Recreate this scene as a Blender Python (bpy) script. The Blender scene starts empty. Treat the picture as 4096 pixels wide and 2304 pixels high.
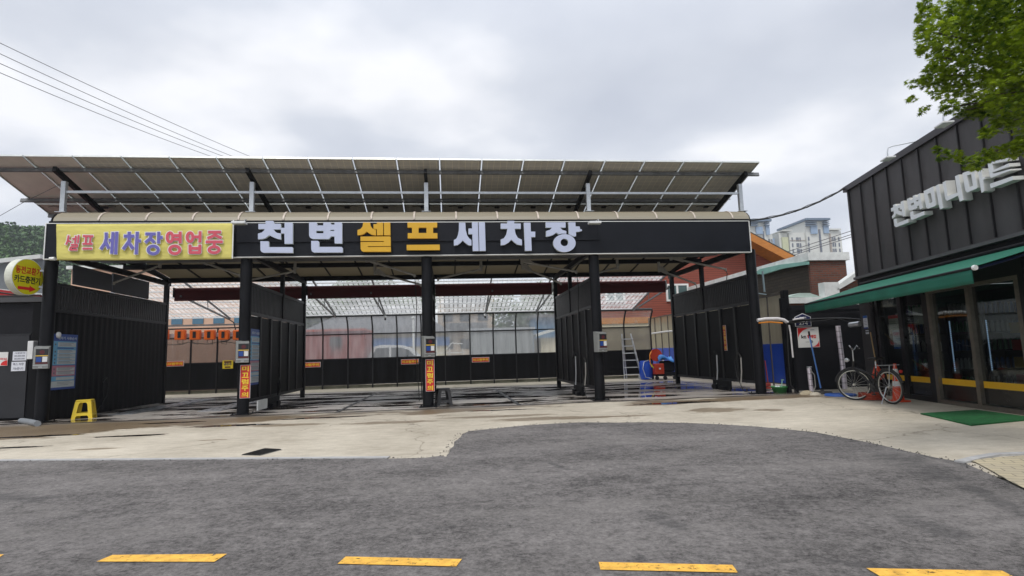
import bpy, math, random
from mathutils import Vector, Matrix
from mathutils.geometry import tessellate_polygon
random.seed(7)
S = bpy.context.scene
COL = S.collection
# ------------------------------------------------------------------ camera, sky, sun, exposure
YAW, PITCH, ROLL, FOC = 0.1123, 0.1173, -0.03, 2245.9
CAM = Vector((-0.6794, -13.3153, 1.15))
cy_, sy_ = math.cos(YAW), math.sin(YAW)
F_ = Vector((sy_*math.cos(PITCH), cy_*math.cos(PITCH), math.sin(PITCH)))
r0 = Vector((cy_, -sy_, 0)); u0 = r0.cross(F_)
R_ = r0*math.cos(ROLL) + u0*math.sin(ROLL)
U_ = -r0*math.sin(ROLL) + u0*math.cos(ROLL)
cam = bpy.data.objects.new('camera', bpy.data.cameras.new('camera'))
COL.objects.link(cam); S.camera = cam
cam.matrix_world = Matrix(((R_.x, U_.x, -F_.x, CAM.x), (R_.y, U_.y, -F_.y, CAM.y), (R_.z, U_.z, -F_.z, CAM.z), (0, 0, 0, 1)))
cam.data.sensor_width = 36; cam.data.lens = 36*FOC/4096
cam.data.clip_start = 0.05; cam.data.clip_end = 3000
S.view_settings.view_transform = 'Standard'; S.view_settings.look = 'None'
S.view_settings.gamma = 1; S.view_settings.exposure = 0.38
S.cycles.max_bounces = 8; S.cycles.transparent_max_bounces = 24
SUN_EL, SUN_AZ = math.radians(58), math.radians(200)     # high, behind the camera and a little left
W = bpy.data.worlds.new('World'); S.world = W; W.use_nodes = True
nt = W.node_tree; N = nt.nodes; L = nt.links; N.clear()
def nd(tree, t, **k):
    n = tree.nodes.new(t)
    for a, b in k.items():
        if a.startswith('i_'): n.inputs[a[2:].replace('_', ' ')].default_value = b
        else: setattr(n, a, b)
    return n
out = nd(nt, 'ShaderNodeOutputWorld'); bg = nd(nt, 'ShaderNodeBackground'); bg.inputs[1].default_value = 1.0
sky = nd(nt, 'ShaderNodeTexSky', sky_type='NISHITA', sun_disc=False, sun_elevation=SUN_EL, sun_rotation=SUN_AZ)
skm = nd(nt, 'ShaderNodeVectorMath', operation='SCALE'); skm.inputs[3].default_value = 0.10
L.new(sky.outputs[0], skm.inputs[0])
tc = nd(nt, 'ShaderNodeTexCoord'); sep = nd(nt, 'ShaderNodeSeparateXYZ'); L.new(tc.outputs['Generated'], sep.inputs[0])
mx = nd(nt, 'ShaderNodeMath', operation='MAXIMUM'); L.new(sep.outputs[2], mx.inputs[0]); mx.inputs[1].default_value = 0.0
ad = nd(nt, 'ShaderNodeMath', operation='ADD'); L.new(mx.outputs[0], ad.inputs[0]); ad.inputs[1].default_value = 0.22
dv = nd(nt, 'ShaderNodeVectorMath', operation='DIVIDE'); L.new(tc.outputs['Generated'], dv.inputs[0])
cb = nd(nt, 'ShaderNodeCombineXYZ')
for i in range(3): L.new(ad.outputs[0], cb.inputs[i])
L.new(cb.outputs[0], dv.inputs[1])
mp = nd(nt, 'ShaderNodeMapping'); mp.inputs['Scale'].default_value = (1.15, 1.25, 0.8); mp.inputs['Location'].default_value = (0.15, 3.1, 0)
L.new(dv.outputs[0], mp.inputs[0])
no = nd(nt, 'ShaderNodeTexNoise'); no.inputs['Scale'].default_value = 1.35; no.inputs['Detail'].default_value = 5; no.inputs['Roughness'].default_value = 0.45
L.new(mp.outputs[0], no.inputs[0])
cr = nd(nt, 'ShaderNodeValToRGB'); e = cr.color_ramp.elements
e[0].position = 0.34; e[0].color = (0.50, 0.53, 0.60, 1)
e[1].position = 0.64; e[1].color = (0.84, 0.845, 0.87, 1)
m_ = cr.color_ramp.elements.new(0.50); m_.color = (0.60, 0.627, 0.685, 1)
L.new(no.outputs[0], cr.inputs[0])
# overcast skies brighten toward the zenith
zr = nd(nt, 'ShaderNodeMapRange'); zr.inputs[1].default_value = 0.45; zr.inputs[2].default_value = 1.0; zr.inputs[3].default_value = 1.0; zr.inputs[4].default_value = 1.7
L.new(sep.outputs[2], zr.inputs[0])
zm = nd(nt, 'ShaderNodeVectorMath', operation='SCALE'); L.new(cr.outputs[0], zm.inputs[0]); L.new(zr.outputs[0], zm.inputs[3])
mi = nd(nt, 'ShaderNodeMix', data_type='RGBA'); mi.inputs[0].default_value = 0.9
L.new(skm.outputs[0], mi.inputs[6]); L.new(zm.outputs[0], mi.inputs[7]); L.new(mi.outputs[2], bg.inputs[0]); L.new(bg.outputs[0], out.inputs[0])
sun = bpy.data.objects.new('sun', bpy.data.lights.new('sun', 'SUN')); COL.objects.link(sun)
sun.data.energy = 1.3; sun.data.angle = math.radians(14); sun.data.color = (1, 0.95, 0.88)
sun.rotation_euler = (math.radians(90)-SUN_EL, 0, math.radians(180)-SUN_AZ)
sun.location = (0, -20, 30)

# ------------------------------------------------------------------ helpers
def ray(px, py): return F_ + R_*((px-2048)/FOC) - U_*((py-1152)/FOC)
def at(px, py, X=None, Y=None, Z=None, D=None, pl=None):
    """a point of the place: where the line of sight meets a known real plane"""
    d = ray(px, py)
    if X is not None: t = (X-CAM.x)/d.x
    elif Y is not None: t = (Y-CAM.y)/d.y
    elif Z is not None: t = (Z-CAM.z)/d.z
    elif D is not None: t = D
    else: t = ((Vector(pl[0])-CAM).dot(Vector(pl[1])))/d.dot(Vector(pl[1]))
    return CAM + d*t
V = Vector
class MB:
    def __init__(s): s.v = []; s.f = []; s.sm = []
    def add(s, vs, fs, smooth=False):
        o = len(s.v); s.v += [tuple(p) for p in vs]; s.f += [tuple(i+o for i in f) for f in fs]; s.sm += [smooth]*len(fs); return s
    def box(s, x0, x1, y0, y1, z0, z1):
        vs = [(x, y, z) for z in (z0, z1) for y in (y0, y1) for x in (x0, x1)]
        return s.add(vs, [(0, 2, 3, 1), (4, 5, 7, 6), (0, 1, 5, 4), (2, 6, 7, 3), (0, 4, 6, 2), (1, 3, 7, 5)])
    def obox(s, c, ax, ay, az):
        """box from centre and three half-axis vectors"""
        c, ax, ay, az = V(c), V(ax), V(ay), V(az)
        vs = [c + ax*i + ay*j + az*k for k in (-1, 1) for j in (-1, 1) for i in (-1, 1)]
        return s.add(vs, [(0, 2, 3, 1), (4, 5, 7, 6), (0, 1, 5, 4), (2, 6, 7, 3), (0, 4, 6, 2), (1, 3, 7, 5)])
    def bar(s, a, b, w, h=None, up=(0, 0, 1)):
        a, b = V(a), V(b); h = h or w; d = (b-a); l = d.length; d.normalize()
        u = V(up)
        if abs(d.dot(u)) > 0.98: u = V((0, 1, 0))
        sd = d.cross(u).normalized(); u = sd.cross(d).normalized()
        return s.obox((a+b)/2, d*l/2, sd*w/2, u*h/2)
    def tube(s, pts, r, n=8, cap=True, r2=None, closed=False):
        pts = [V(p) for p in pts]; m = len(pts); rings = []; prev = None
        for i, p in enumerate(pts):
            if closed: d = pts[(i+1) % m]-pts[i-1]
            else: d = pts[min(i+1, m-1)]-pts[max(i-1, 0)]
            d.normalize()
            if prev is None:
                u = V((0, 0, 1)) if abs(d.z) < 0.9 else V((1, 0, 0))
            else: u = prev
            sd = d.cross(u).normalized(); u = sd.cross(d).normalized(); prev = u
            rr = r if r2 is None else r + (r2-r)*i/max(1, m-1)
            rings.append([p + (sd*math.cos(2*math.pi*k/n) + u*math.sin(2*math.pi*k/n))*rr for k in range(n)])
        vs = [q for R in rings for q in R]; fs = []
        mm = m if closed else m-1
        for i in range(mm):
            j = (i+1) % m
            for k in range(n): fs.append((i*n+k, i*n+(k+1) % n, j*n+(k+1) % n, j*n+k))
        s.add(vs, fs, True)
        if cap and not closed:
            s.add([q for q in rings[0]], [tuple(range(n))]); s.add([q for q in rings[-1]], [tuple(range(n))[::-1]])
        return s
    def lathe(s, prof, c=(0, 0, 0), n=20, axis='z', smooth=True, caps=True):
        vs = []; c = V(c)
        for (r, h) in prof:
            for k in range(n):
                a = 2*math.pi*k/n
                p = (r*math.cos(a), r*math.sin(a), h)
                if axis == 'x': p = (p[2], p[0], p[1])
                if axis == 'y': p = (p[0], p[2], p[1])
                vs.append(c+V(p))
        fs = [(i*n+k, i*n+(k+1) % n, (i+1)*n+(k+1) % n, (i+1)*n+k) for i in range(len(prof)-1) for k in range(n)]
        s.add(vs, fs, smooth)
        if caps:
            s.add(vs[:n], [tuple(range(n))]); s.add(vs[-n:], [tuple(range(n))])
        return s
    def prism(s, loops, off):
        """extrude 3-D polygon (outer loop and holes) by vector off"""
        loops = [[V(p) for p in lp] for lp in loops]; off = V(off)
        flat = [p for lp in loops for p in lp]; n = len(flat)
        tris = tessellate_polygon(loops)
        s.add(flat, [tuple(t) for t in tris]); s.add([p+off for p in flat], [tuple(t)[::-1] for t in tris])
        o = 0
        for lp in loops:
            m = len(lp)
            s.add(lp+[p+off for p in lp], [(i, (i+1) % m, (i+1) % m+m, i+m) for i in range(m)])
        return s
    def quad(s, a, b, c, d): return s.add([a, b, c, d], [(0, 1, 2, 3)])
    def grid(s, fn, nu, nv, smooth=True):
        vs = [fn(i/nu, j/nv) for j in range(nv+1) for i in range(nu+1)]
        fs = [(j*(nu+1)+i, j*(nu+1)+i+1, (j+1)*(nu+1)+i+1, (j+1)*(nu+1)+i) for j in range(nv) for i in range(nu)]
        return s.add(vs, fs, smooth)
WL = {}
def wloc(o): return WL.get(o.name, V((0, 0, 0)))
def thing(name, label, cat, loc=(0, 0, 0), group=None, kind=None):
    o = bpy.data.objects.new(name, None); COL.objects.link(o); o.location = loc; o.empty_display_size = .1
    WL[o.name] = V(loc); tag(o, label, cat, group, kind); return o
def tag(o, label=None, cat=None, group=None, kind=None):
    if label: o['label'] = label
    if cat: o['category'] = cat
    if group: o['group'] = group
    if kind: o['kind'] = kind
    return o
def mesh(name, mb, mat, parent=None, base=None, bevel=0, local=False, label=None):
    """link ONE mesh object; world coordinates are made relative to the parent thing or to base"""
    off = wloc(parent) if parent else V(base or (0, 0, 0))
    me = bpy.data.meshes.new(name)
    if local: off2 = V((0, 0, 0))
    else: off2 = off
    me.from_pydata([tuple(V(p)-off2) for p in mb.v], [], mb.f)
    me.polygons.foreach_set('use_smooth', mb.sm); me.update()
    o = bpy.data.objects.new(name, me); COL.objects.link(o)
    mats = mat if isinstance(mat, (list, tuple)) else [mat]
    for m in mats: me.materials.append(m)
    if parent: o.parent = parent; WL[o.name] = off
    else: o.location = off; WL[o.name] = off
    if bevel:
        b = o.modifiers.new('bevel', 'BEVEL'); b.width = bevel; b.segments = 2; b.limit_method = 'ANGLE'; b.angle_limit = math.radians(50)
    if label: o['label'] = label
    return o
def one(name, label, cat, mb, mat, group=None, kind=None, bevel=0, base=None):
    o = mesh(name, mb, mat, None, base, bevel); return tag(o, label, cat, group, kind)
def dup(root, loc, label=None, rotz=None):
    r = root.copy(); COL.objects.link(r); r.location = loc; WL[r.name] = V(loc)
    if rotz is not None: r.rotation_euler = (0, 0, rotz)
    if label: r['label'] = label
    def rec(src, dst):
        for ch in src.children:
            c = ch.copy(); COL.objects.link(c); c.parent = dst; c.matrix_parent_inverse = ch.matrix_parent_inverse.copy(); rec(ch, c)
    rec(root, r); return r
MATS = {}
def srgb(r, g, b):
    f = lambda c: (c/255/12.92) if c/255 <= .04045 else ((c/255+.055)/1.055)**2.4
    return (f(r), f(g), f(b))
def mat(name, col, rough=.6, metal=0, var=.12, vscale=3, bump=0, bscale=40, spec=.5, coat=0, emit=0, stretch=None):
    """procedural paint / plastic / metal: base colour with uneven wear, optional grain bump"""
    if name in MATS: return MATS[name]
    m = bpy.data.materials.new(name); m.use_nodes = True; t = m.node_tree; p = t.nodes['Principled BSDF']
    tc = t.nodes.new('ShaderNodeTexCoord'); src = tc.outputs['Object']
    if stretch:
        mp = t.nodes.new('ShaderNodeMapping'); mp.inputs['Scale'].default_value = stretch; t.links.new(src, mp.inputs[0]); src = mp.outputs[0]
    n = t.nodes.new('ShaderNodeTexNoise'); n.inputs['Scale'].default_value = vscale; n.inputs['Detail'].default_value = 6; n.inputs['Roughness'].default_value = .65
    t.links.new(src, n.inputs[0])
    r = t.nodes.new('ShaderNodeValToRGB'); a, b = r.color_ramp.elements; a.position = .3; b.position = .72
    a.color = tuple(c*(1-var) for c in col)+(1,); b.color = tuple(min(1, c*(1+var)) for c in col)+(1,)
    t.links.new(n.outputs[0], r.inputs[0]); t.links.new(r.outputs[0], p.inputs['Base Color'])
    rr = t.nodes.new('ShaderNodeMapRange'); rr.inputs[3].default_value = max(0.02, rough-.1); rr.inputs[4].default_value = min(1, rough+.1)
    t.links.new(n.outputs[0], rr.inputs[0]); t.links.new(rr.outputs[0], p.inputs['Roughness'])
    p.inputs['Metallic'].default_value = metal; p.inputs['Specular IOR Level'].default_value = spec
    if bump:
        n2 = t.nodes.new('ShaderNodeTexNoise'); n2.inputs['Scale'].default_value = bscale; n2.inputs['Detail'].default_value = 3
        t.links.new(src, n2.inputs[0])
        bp = t.nodes.new('ShaderNodeBump'); bp.inputs['Strength'].default_value = bump; bp.inputs['Distance'].default_value = .02
        t.links.new(n2.outputs[0], bp.inputs['Height']); t.links.new(bp.outputs[0], p.inputs['Normal'])
    if emit:
        p.inputs['Emission Color'].default_value = tuple(col)+(1,); p.inputs['Emission Strength'].default_value = emit
    MATS[name] = m; return m
def sheetmat(name, col, alpha, rough=.3, cells=None, trans=.5, streak=0):
    """dusty translucent plastic: part see-through, part milky diffuse"""
    m = bpy.data.materials.new(name); m.use_nodes = True; t = m.node_tree; t.nodes.clear(); k = t.links.new
    o = t.nodes.new('ShaderNodeOutputMaterial'); mi = t.nodes.new('ShaderNodeMixShader'); tr = t.nodes.new('ShaderNodeBsdfTransparent')
    tr.inputs[0].default_value = (.95, .97, .96, 1)
    a = t.nodes.new('ShaderNodeMixShader'); df = t.nodes.new('ShaderNodeBsdfDiffuse'); tl = t.nodes.new('ShaderNodeBsdfTranslucent')
    df.inputs[0].default_value = tuple(col)+(1,); tl.inputs[0].default_value = tuple(col)+(1,); a.inputs[0].default_value = trans
    k(df.outputs[0], a.inputs[1]); k(tl.outputs[0], a.inputs[2])
    gl = t.nodes.new('ShaderNodeBsdfGlossy'); gl.inputs[1].default_value = rough; g2 = t.nodes.new('ShaderNodeMixShader')
    g2.inputs[0].default_value = .07
    k(a.outputs[0], g2.inputs[1]); k(gl.outputs[0], g2.inputs[2])
    tc = t.nodes.new('ShaderNodeTexCoord'); n = t.nodes.new('ShaderNodeTexNoise'); n.inputs['Scale'].default_value = 1.6; n.inputs['Detail'].default_value = 6
    mp = t.nodes.new('ShaderNodeMapping'); k(tc.outputs['Object'], mp.inputs[0]); k(mp.outputs[0], n.inputs[0])
    if streak: mp.inputs['Scale'].default_value = (3, 3, .4)
    mr = t.nodes.new('ShaderNodeMapRange'); mr.inputs[1].default_value = .3; mr.inputs[2].default_value = .7
    mr.inputs[3].default_value = max(0, alpha-.12); mr.inputs[4].default_value = min(1, alpha+.12); k(n.outputs[0], mr.inputs[0])
    fac = mr.outputs[0]
    if cells:
        br = t.nodes.new('ShaderNodeTexBrick'); br.offset = 0; br.inputs['Scale'].default_value = 1; br.inputs['Brick Width'].default_value = cells[0]; br.inputs['Row Height'].default_value = cells[1]
        br.inputs['Mortar Size'].default_value = .02; br.inputs['Color1'].default_value = (1, 1, 1, 1); br.inputs['Color2'].default_value = (.7, .7, .7, 1); br.inputs['Mortar'].default_value = (.2, .2, .2, 1)
        k(tc.outputs['Object'], br.inputs[0])
        mu = t.nodes.new('ShaderNodeMath'); mu.operation = 'MULTIPLY'; k(mr.outputs[0], mu.inputs[0]); k(br.outputs[0], mu.inputs[1]); fac = mu.outputs[0]
    k(fac, mi.inputs[0]); k(tr.outputs[0], mi.inputs[1]); k(g2.outputs[0], mi.inputs[2]); k(mi.outputs[0], o.inputs[0])
    MATS[name] = m; return m
def brickmat(name, c1, c2, mortar, bw=.21, bh=.07, rot=None, mort=.012, bump=.4):
    m = bpy.data.materials.new(name); m.use_nodes = True; t = m.node_tree; k = t.links.new; p = t.nodes['Principled BSDF']
    tc = t.nodes.new('ShaderNodeTexCoord'); sp = t.nodes.new('ShaderNodeSeparateXYZ'); k(tc.outputs['Object'], sp.inputs[0])
    ad = t.nodes.new('ShaderNodeMath'); k(sp.outputs[0], ad.inputs[0]); k(sp.outputs[1], ad.inputs[1])
    cb = t.nodes.new('ShaderNodeCombineXYZ'); k(ad.outputs[0], cb.inputs[0]); k(sp.outputs[2], cb.inputs[1])
    br = t.nodes.new('ShaderNodeTexBrick'); br.inputs['Scale'].default_value = 1; br.inputs['Brick Width'].default_value = bw; br.inputs['Row Height'].default_value = bh
    br.inputs['Mortar Size'].default_value = mort; br.inputs['Color1'].default_value = tuple(c1)+(1,); br.inputs['Color2'].default_value = tuple(c2)+(1,); br.inputs['Mortar'].default_value = tuple(mortar)+(1,)
    k(cb.outputs[0], br.inputs[0])
    n = t.nodes.new('ShaderNodeTexNoise'); n.inputs['Scale'].default_value = 1.5; n.inputs['Detail'].default_value = 6; k(tc.outputs['Object'], n.inputs[0])
    mr = t.nodes.new('ShaderNodeMapRange'); mr.inputs[3].default_value = .7; mr.inputs[4].default_value = 1.25; k(n.outputs[0], mr.inputs[0])
    sc = t.nodes.new('ShaderNodeVectorMath'); sc.operation = 'SCALE'; k(br.outputs[0], sc.inputs[0]); k(mr.outputs[0], sc.inputs[3]); k(sc.outputs[0], p.inputs['Base Color'])
    bp = t.nodes.new('ShaderNodeBump'); bp.inputs['Strength'].default_value = bump; bp.invert = True; bp.inputs['Distance'].default_value = .02; k(br.outputs[1], bp.inputs['Height']); k(bp.outputs[0], p.inputs['Normal'])
    p.inputs['Roughness'].default_value = .85; MATS[name] = m; return m
M = dict(
    black=mat('black_painted_steel', (.0070, .0075, .0095), .5, 0, .45, 2.5, .1, 60, .18),
    blackpanel=mat('black_corrugated_sheet', (.0058, .0060, .0072), .55, 0, .75, 1.6, .15, 25, .16, stretch=(3, 3, .3)),
    fascia=mat('fascia_navy_black_panel', (.008, .0095, .014), .5, 0, .2, 1.5, .05, 50, .22),
    galv=mat('galvanized_steel', (.52, .55, .58), .45, .55, .15, 8, .08, 30),
    galv_d=mat('weathered_galvanized_steel', (.17, .175, .18), .5, .4, .3, 5, .1, 30),
    alu=mat('aluminium', (.7, .72, .74), .35, .7, .1, 10),
    white=mat('white_plastic', (.72, .73, .73), .45, 0, .08, 6),
    whitew=mat('weathered_white_paint', (.66, .68, .66), .7, 0, .15, 4, .1),
    lav=mat('pale_letter_face', (.50, .55, .71), .4, 0, .05, 3),
    lavside=mat('letter_side', (.66, .72, .70), .5, 0, .08, 3),
    amber=mat('amber_letter_face', (.66, .375, .018), .45, 0, .06, 3),
    tan=mat('dusty_tan_roof_sheet', (.42, .375, .285), .6, 0, .2, 1.2, .1, 20),
    solar=None,
)
# ------------------------------------------------------------------ ground materials
def groundmat():
    m = bpy.data.materials.new('concrete_lot'); m.use_nodes = True; t = m.node_tree; k = t.links.new; p = t.nodes['Principled BSDF']
    def n(tp, **kw): return nd(t, tp, **kw)
    def math_(op, a, b=None, c=None, clamp=False):
        x = n('ShaderNodeMath', operation=op, use_clamp=clamp)
        for i, v in enumerate((a, b, c)):
            if v is None: continue
            if hasattr(v, 'default_value') or hasattr(v, 'links'): k(v, x.inputs[i])
            else: x.inputs[i].default_value = v
        return x.outputs[0]
    def noise(scale, stretch=(1, 1, 1), det=5, rough=.6, off=(0, 0, 0)):
        mp = n('ShaderNodeMapping'); mp.inputs['Scale'].default_value = stretch; mp.inputs['Location'].default_value = off; k(g.outputs['Position'], mp.inputs[0])
        x = n('ShaderNodeTexNoise'); x.inputs['Scale'].default_value = scale; x.inputs['Detail'].default_value = det; x.inputs['Roughness'].default_value = rough; k(mp.outputs[0], x.inputs[0]); return x.outputs[0]
    g = n('ShaderNodeNewGeometry'); sp = n('ShaderNodeSeparateXYZ'); k(g.outputs['Position'], sp.inputs[0]); X, Y = sp.outputs[0], sp.outputs[1]
    def ss(v, a, b):   # smoothstep
        x = n('ShaderNodeMapRange', interpolation_type='SMOOTHSTEP'); x.inputs[1].default_value = a; x.inputs[2].default_value = b; k(v, x.inputs[0]); return x.outputs[0]
    big = noise(.5, det=7, rough=.62); fine = noise(28, det=6, rough=.85); med = noise(4, (1, 1.8, 1), det=8, rough=.75)
    # base dry concrete
    r = n('ShaderNodeValToRGB'); e = r.color_ramp.elements; e[0].position = .36; e[0].color = (.30, .262, .20, 1); e[1].position = .60; e[1].color = (.60, .545, .445, 1)
    mixn = math_('ADD', math_('MULTIPLY', big, .45), math_('ADD', math_('MULTIPLY', med, .35), math_('MULTIPLY', fine, .2))); k(mixn, r.inputs[0])
    # cracks
    vo = n('ShaderNodeTexVoronoi', feature='DISTANCE_TO_EDGE'); vo.inputs['Scale'].default_value = .23
    wv = n('ShaderNodeVectorMath', operation='ADD'); nn = n('ShaderNodeTexNoise'); nn.inputs['Scale'].default_value = 1.6; nn.inputs['Detail'].default_value = 6
    k(g.outputs['Position'], wv.inputs[0]); k(g.outputs['Position'], nn.inputs[0]); k(nn.outputs[1], wv.inputs[1]); k(wv.outputs[0], vo.inputs[0])
    crack = math_('SUBTRACT', 1, ss(vo.outputs[0], .0, .006))
    # damp band: how wet, from the wash bays outward, with an uneven edge
    inside = math_('MULTIPLY', ss(Y, -1.0, .2), math_('SUBTRACT', 1, ss(Y, 6.6, 9.0)))
    damp = math_('MULTIPLY', math_('ADD', math_('MULTIPLY', noise(.55, (.55, 1.3, 1), 6, .6, (3, 1, 0)), 1.0), 0), 1)
    edge = math_('ADD', math_('MULTIPLY', Y, .34), math_('MULTIPLY', X, -.03))      # grows toward the bays and the left
    t_f = math_('ADD', math_('MULTIPLY', math_('ADD', Y, .95), .8), math_('ADD', math_('MULTIPLY', math_('SUBTRACT', damp, .5), 6.0), math_('MULTIPLY', math_('SUBTRACT', noise(3.5, (.5, 1.8, 1), 6, .7, (4, 4, 0)), .5), 2.2)))
    t_f = math_('ADD', t_f, math_('ADD', math_('MULTIPLY', math_('SUBTRACT', 1, ss(X, -9.5, -2.6)), 2.3), math_('MULTIPLY', ss(X, 4.5, 7.5), .45)))
    dampm = ss(t_f, -.08, .16)
    back = math_('SUBTRACT', 1, ss(math_('ADD', Y, math_('MULTIPLY', damp, 1.5)), 7.2, 9.0))
    side = math_('SUBTRACT', 1, ss(math_('ADD', X, math_('MULTIPLY', damp, 1.5)), 8.2, 8.9))
    dampm = math_('MULTIPLY', math_('MULTIPLY', dampm, back), side)
    # standing water: streaky patches inside the bays, plus the thin puddles in front
    pn = noise(.75, (.5, 1.9, 1), 5, .6, (7.3, 2.2, 0))
    pud = math_('MULTIPLY', ss(math_('ADD', math_('MULTIPLY', pn, .7), math_('MULTIPLY', noise(3.2, (.35, 2.4, 1), 5, .65, (1, 9, 0)), .3)), .495, .511), math_('MULTIPLY', inside, dampm))
    def blob(px, py, rx, ry, seed):
        c = at(px, py, Z=0)
        a = math_('DIVIDE', math_('SUBTRACT', X, c.x), rx); b = math_('DIVIDE', math_('SUBTRACT', math_('ADD', Y, math_('MULTIPLY', X, .02)), c.y+.02*c.x), ry)
        d = math_('ADD', math_('MULTIPLY', a, a), math_('MULTIPLY', b, b))
        d = math_('ADD', d, math_('MULTIPLY', noise(3.2, (.7, 2.4, 1), 6, .7, (seed, 0, 0)), 2.2))
        return math_('SUBTRACT', 1, ss(d, 1.5, 1.7))
    bl = [(930, 1702, 1.15, .22, 1), (1290, 1671, 1.25, .17, 5), (540, 1742, .8, .16, 9), (330, 1668, 1.1, .5, 12), (150, 1745, 1.1, .17, 19), (60, 1790, .7, .12, 23), (700, 1690, .9, .16, 27), (2010, 1640, 1.0, .14, 29), (2700, 1612, 1.3, .3, 33)]
    for q in bl: pud = math_('MAXIMUM', pud, blob(*q))
    for q in ((200, 1735, 1.3, .5, 61), (1150, 1700, 1.0, .25, 63), (1560, 1690, 1.1, .3, 67), (2150, 1675, 1.2, .35, 71), (2860, 1640, .8, .5, 31), (2000, 1665, 1.4, .28, 40), (3080, 1640, .35, .3, 44), (2350, 1670, 1.6, .2, 47), (850, 1760, .35, .08, 55), (400, 1795, .5, .1, 57)):
        dampm = math_('MAXIMUM', dampm, math_('MULTIPLY', blob(*q), .75))
    dampc = n('ShaderNodeMix', data_type='RGBA', blend_type='MULTIPLY'); k(dampm, dampc.inputs[0]); k(r.outputs[0], dampc.inputs[6]); dampc.inputs[7].default_value = (.38, .31, .235, 1)
    film_sheen = n('ShaderNodeMix', data_type='RGBA'); k(math_('MULTIPLY', math_('MULTIPLY', inside, dampm), .75), film_sheen.inputs[0]); k(dampc.outputs[2], film_sheen.inputs[6]); film_sheen.inputs[7].default_value = (.50, .475, .45, 1)  # paler colour stands in for the bright reflections of the wet bay floor
    c2 = n('ShaderNodeMix', data_type='RGBA'); k(pud, c2.inputs[0]); k(film_sheen.outputs[2], c2.inputs[6]); c2.inputs[7].default_value = (.030, .023, .018, 1)
    c3 = n('ShaderNodeMix', data_type='RGBA', blend_type='MULTIPLY'); k(math_('MULTIPLY', crack, .55), c3.inputs[0]); k(c2.outputs[2], c3.inputs[6]); c3.inputs[7].default_value = (.3, .27, .24, 1)
    k(c3.outputs[2], p.inputs['Base Color'])
    ro = math_('SUBTRACT', .82, math_('MULTIPLY', dampm, math_('ADD', .40, math_('MULTIPLY', inside, .02)))); ro = math_('MULTIPLY', ro, math_('SUBTRACT', 1, math_('MULTIPLY', pud, .93))); k(ro, p.inputs['Roughness'])
    bp = n('ShaderNodeBump'); k(math_('ADD', fine, math_('MULTIPLY', med, .6)), bp.inputs['Height']); bp.inputs['Distance'].default_value = .01
    k(math_('MULTIPLY', math_('SUBTRACT', 1, pud), .45), bp.inputs['Strength']); k(bp.outputs[0], p.inputs['Normal'])
    return m
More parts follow.
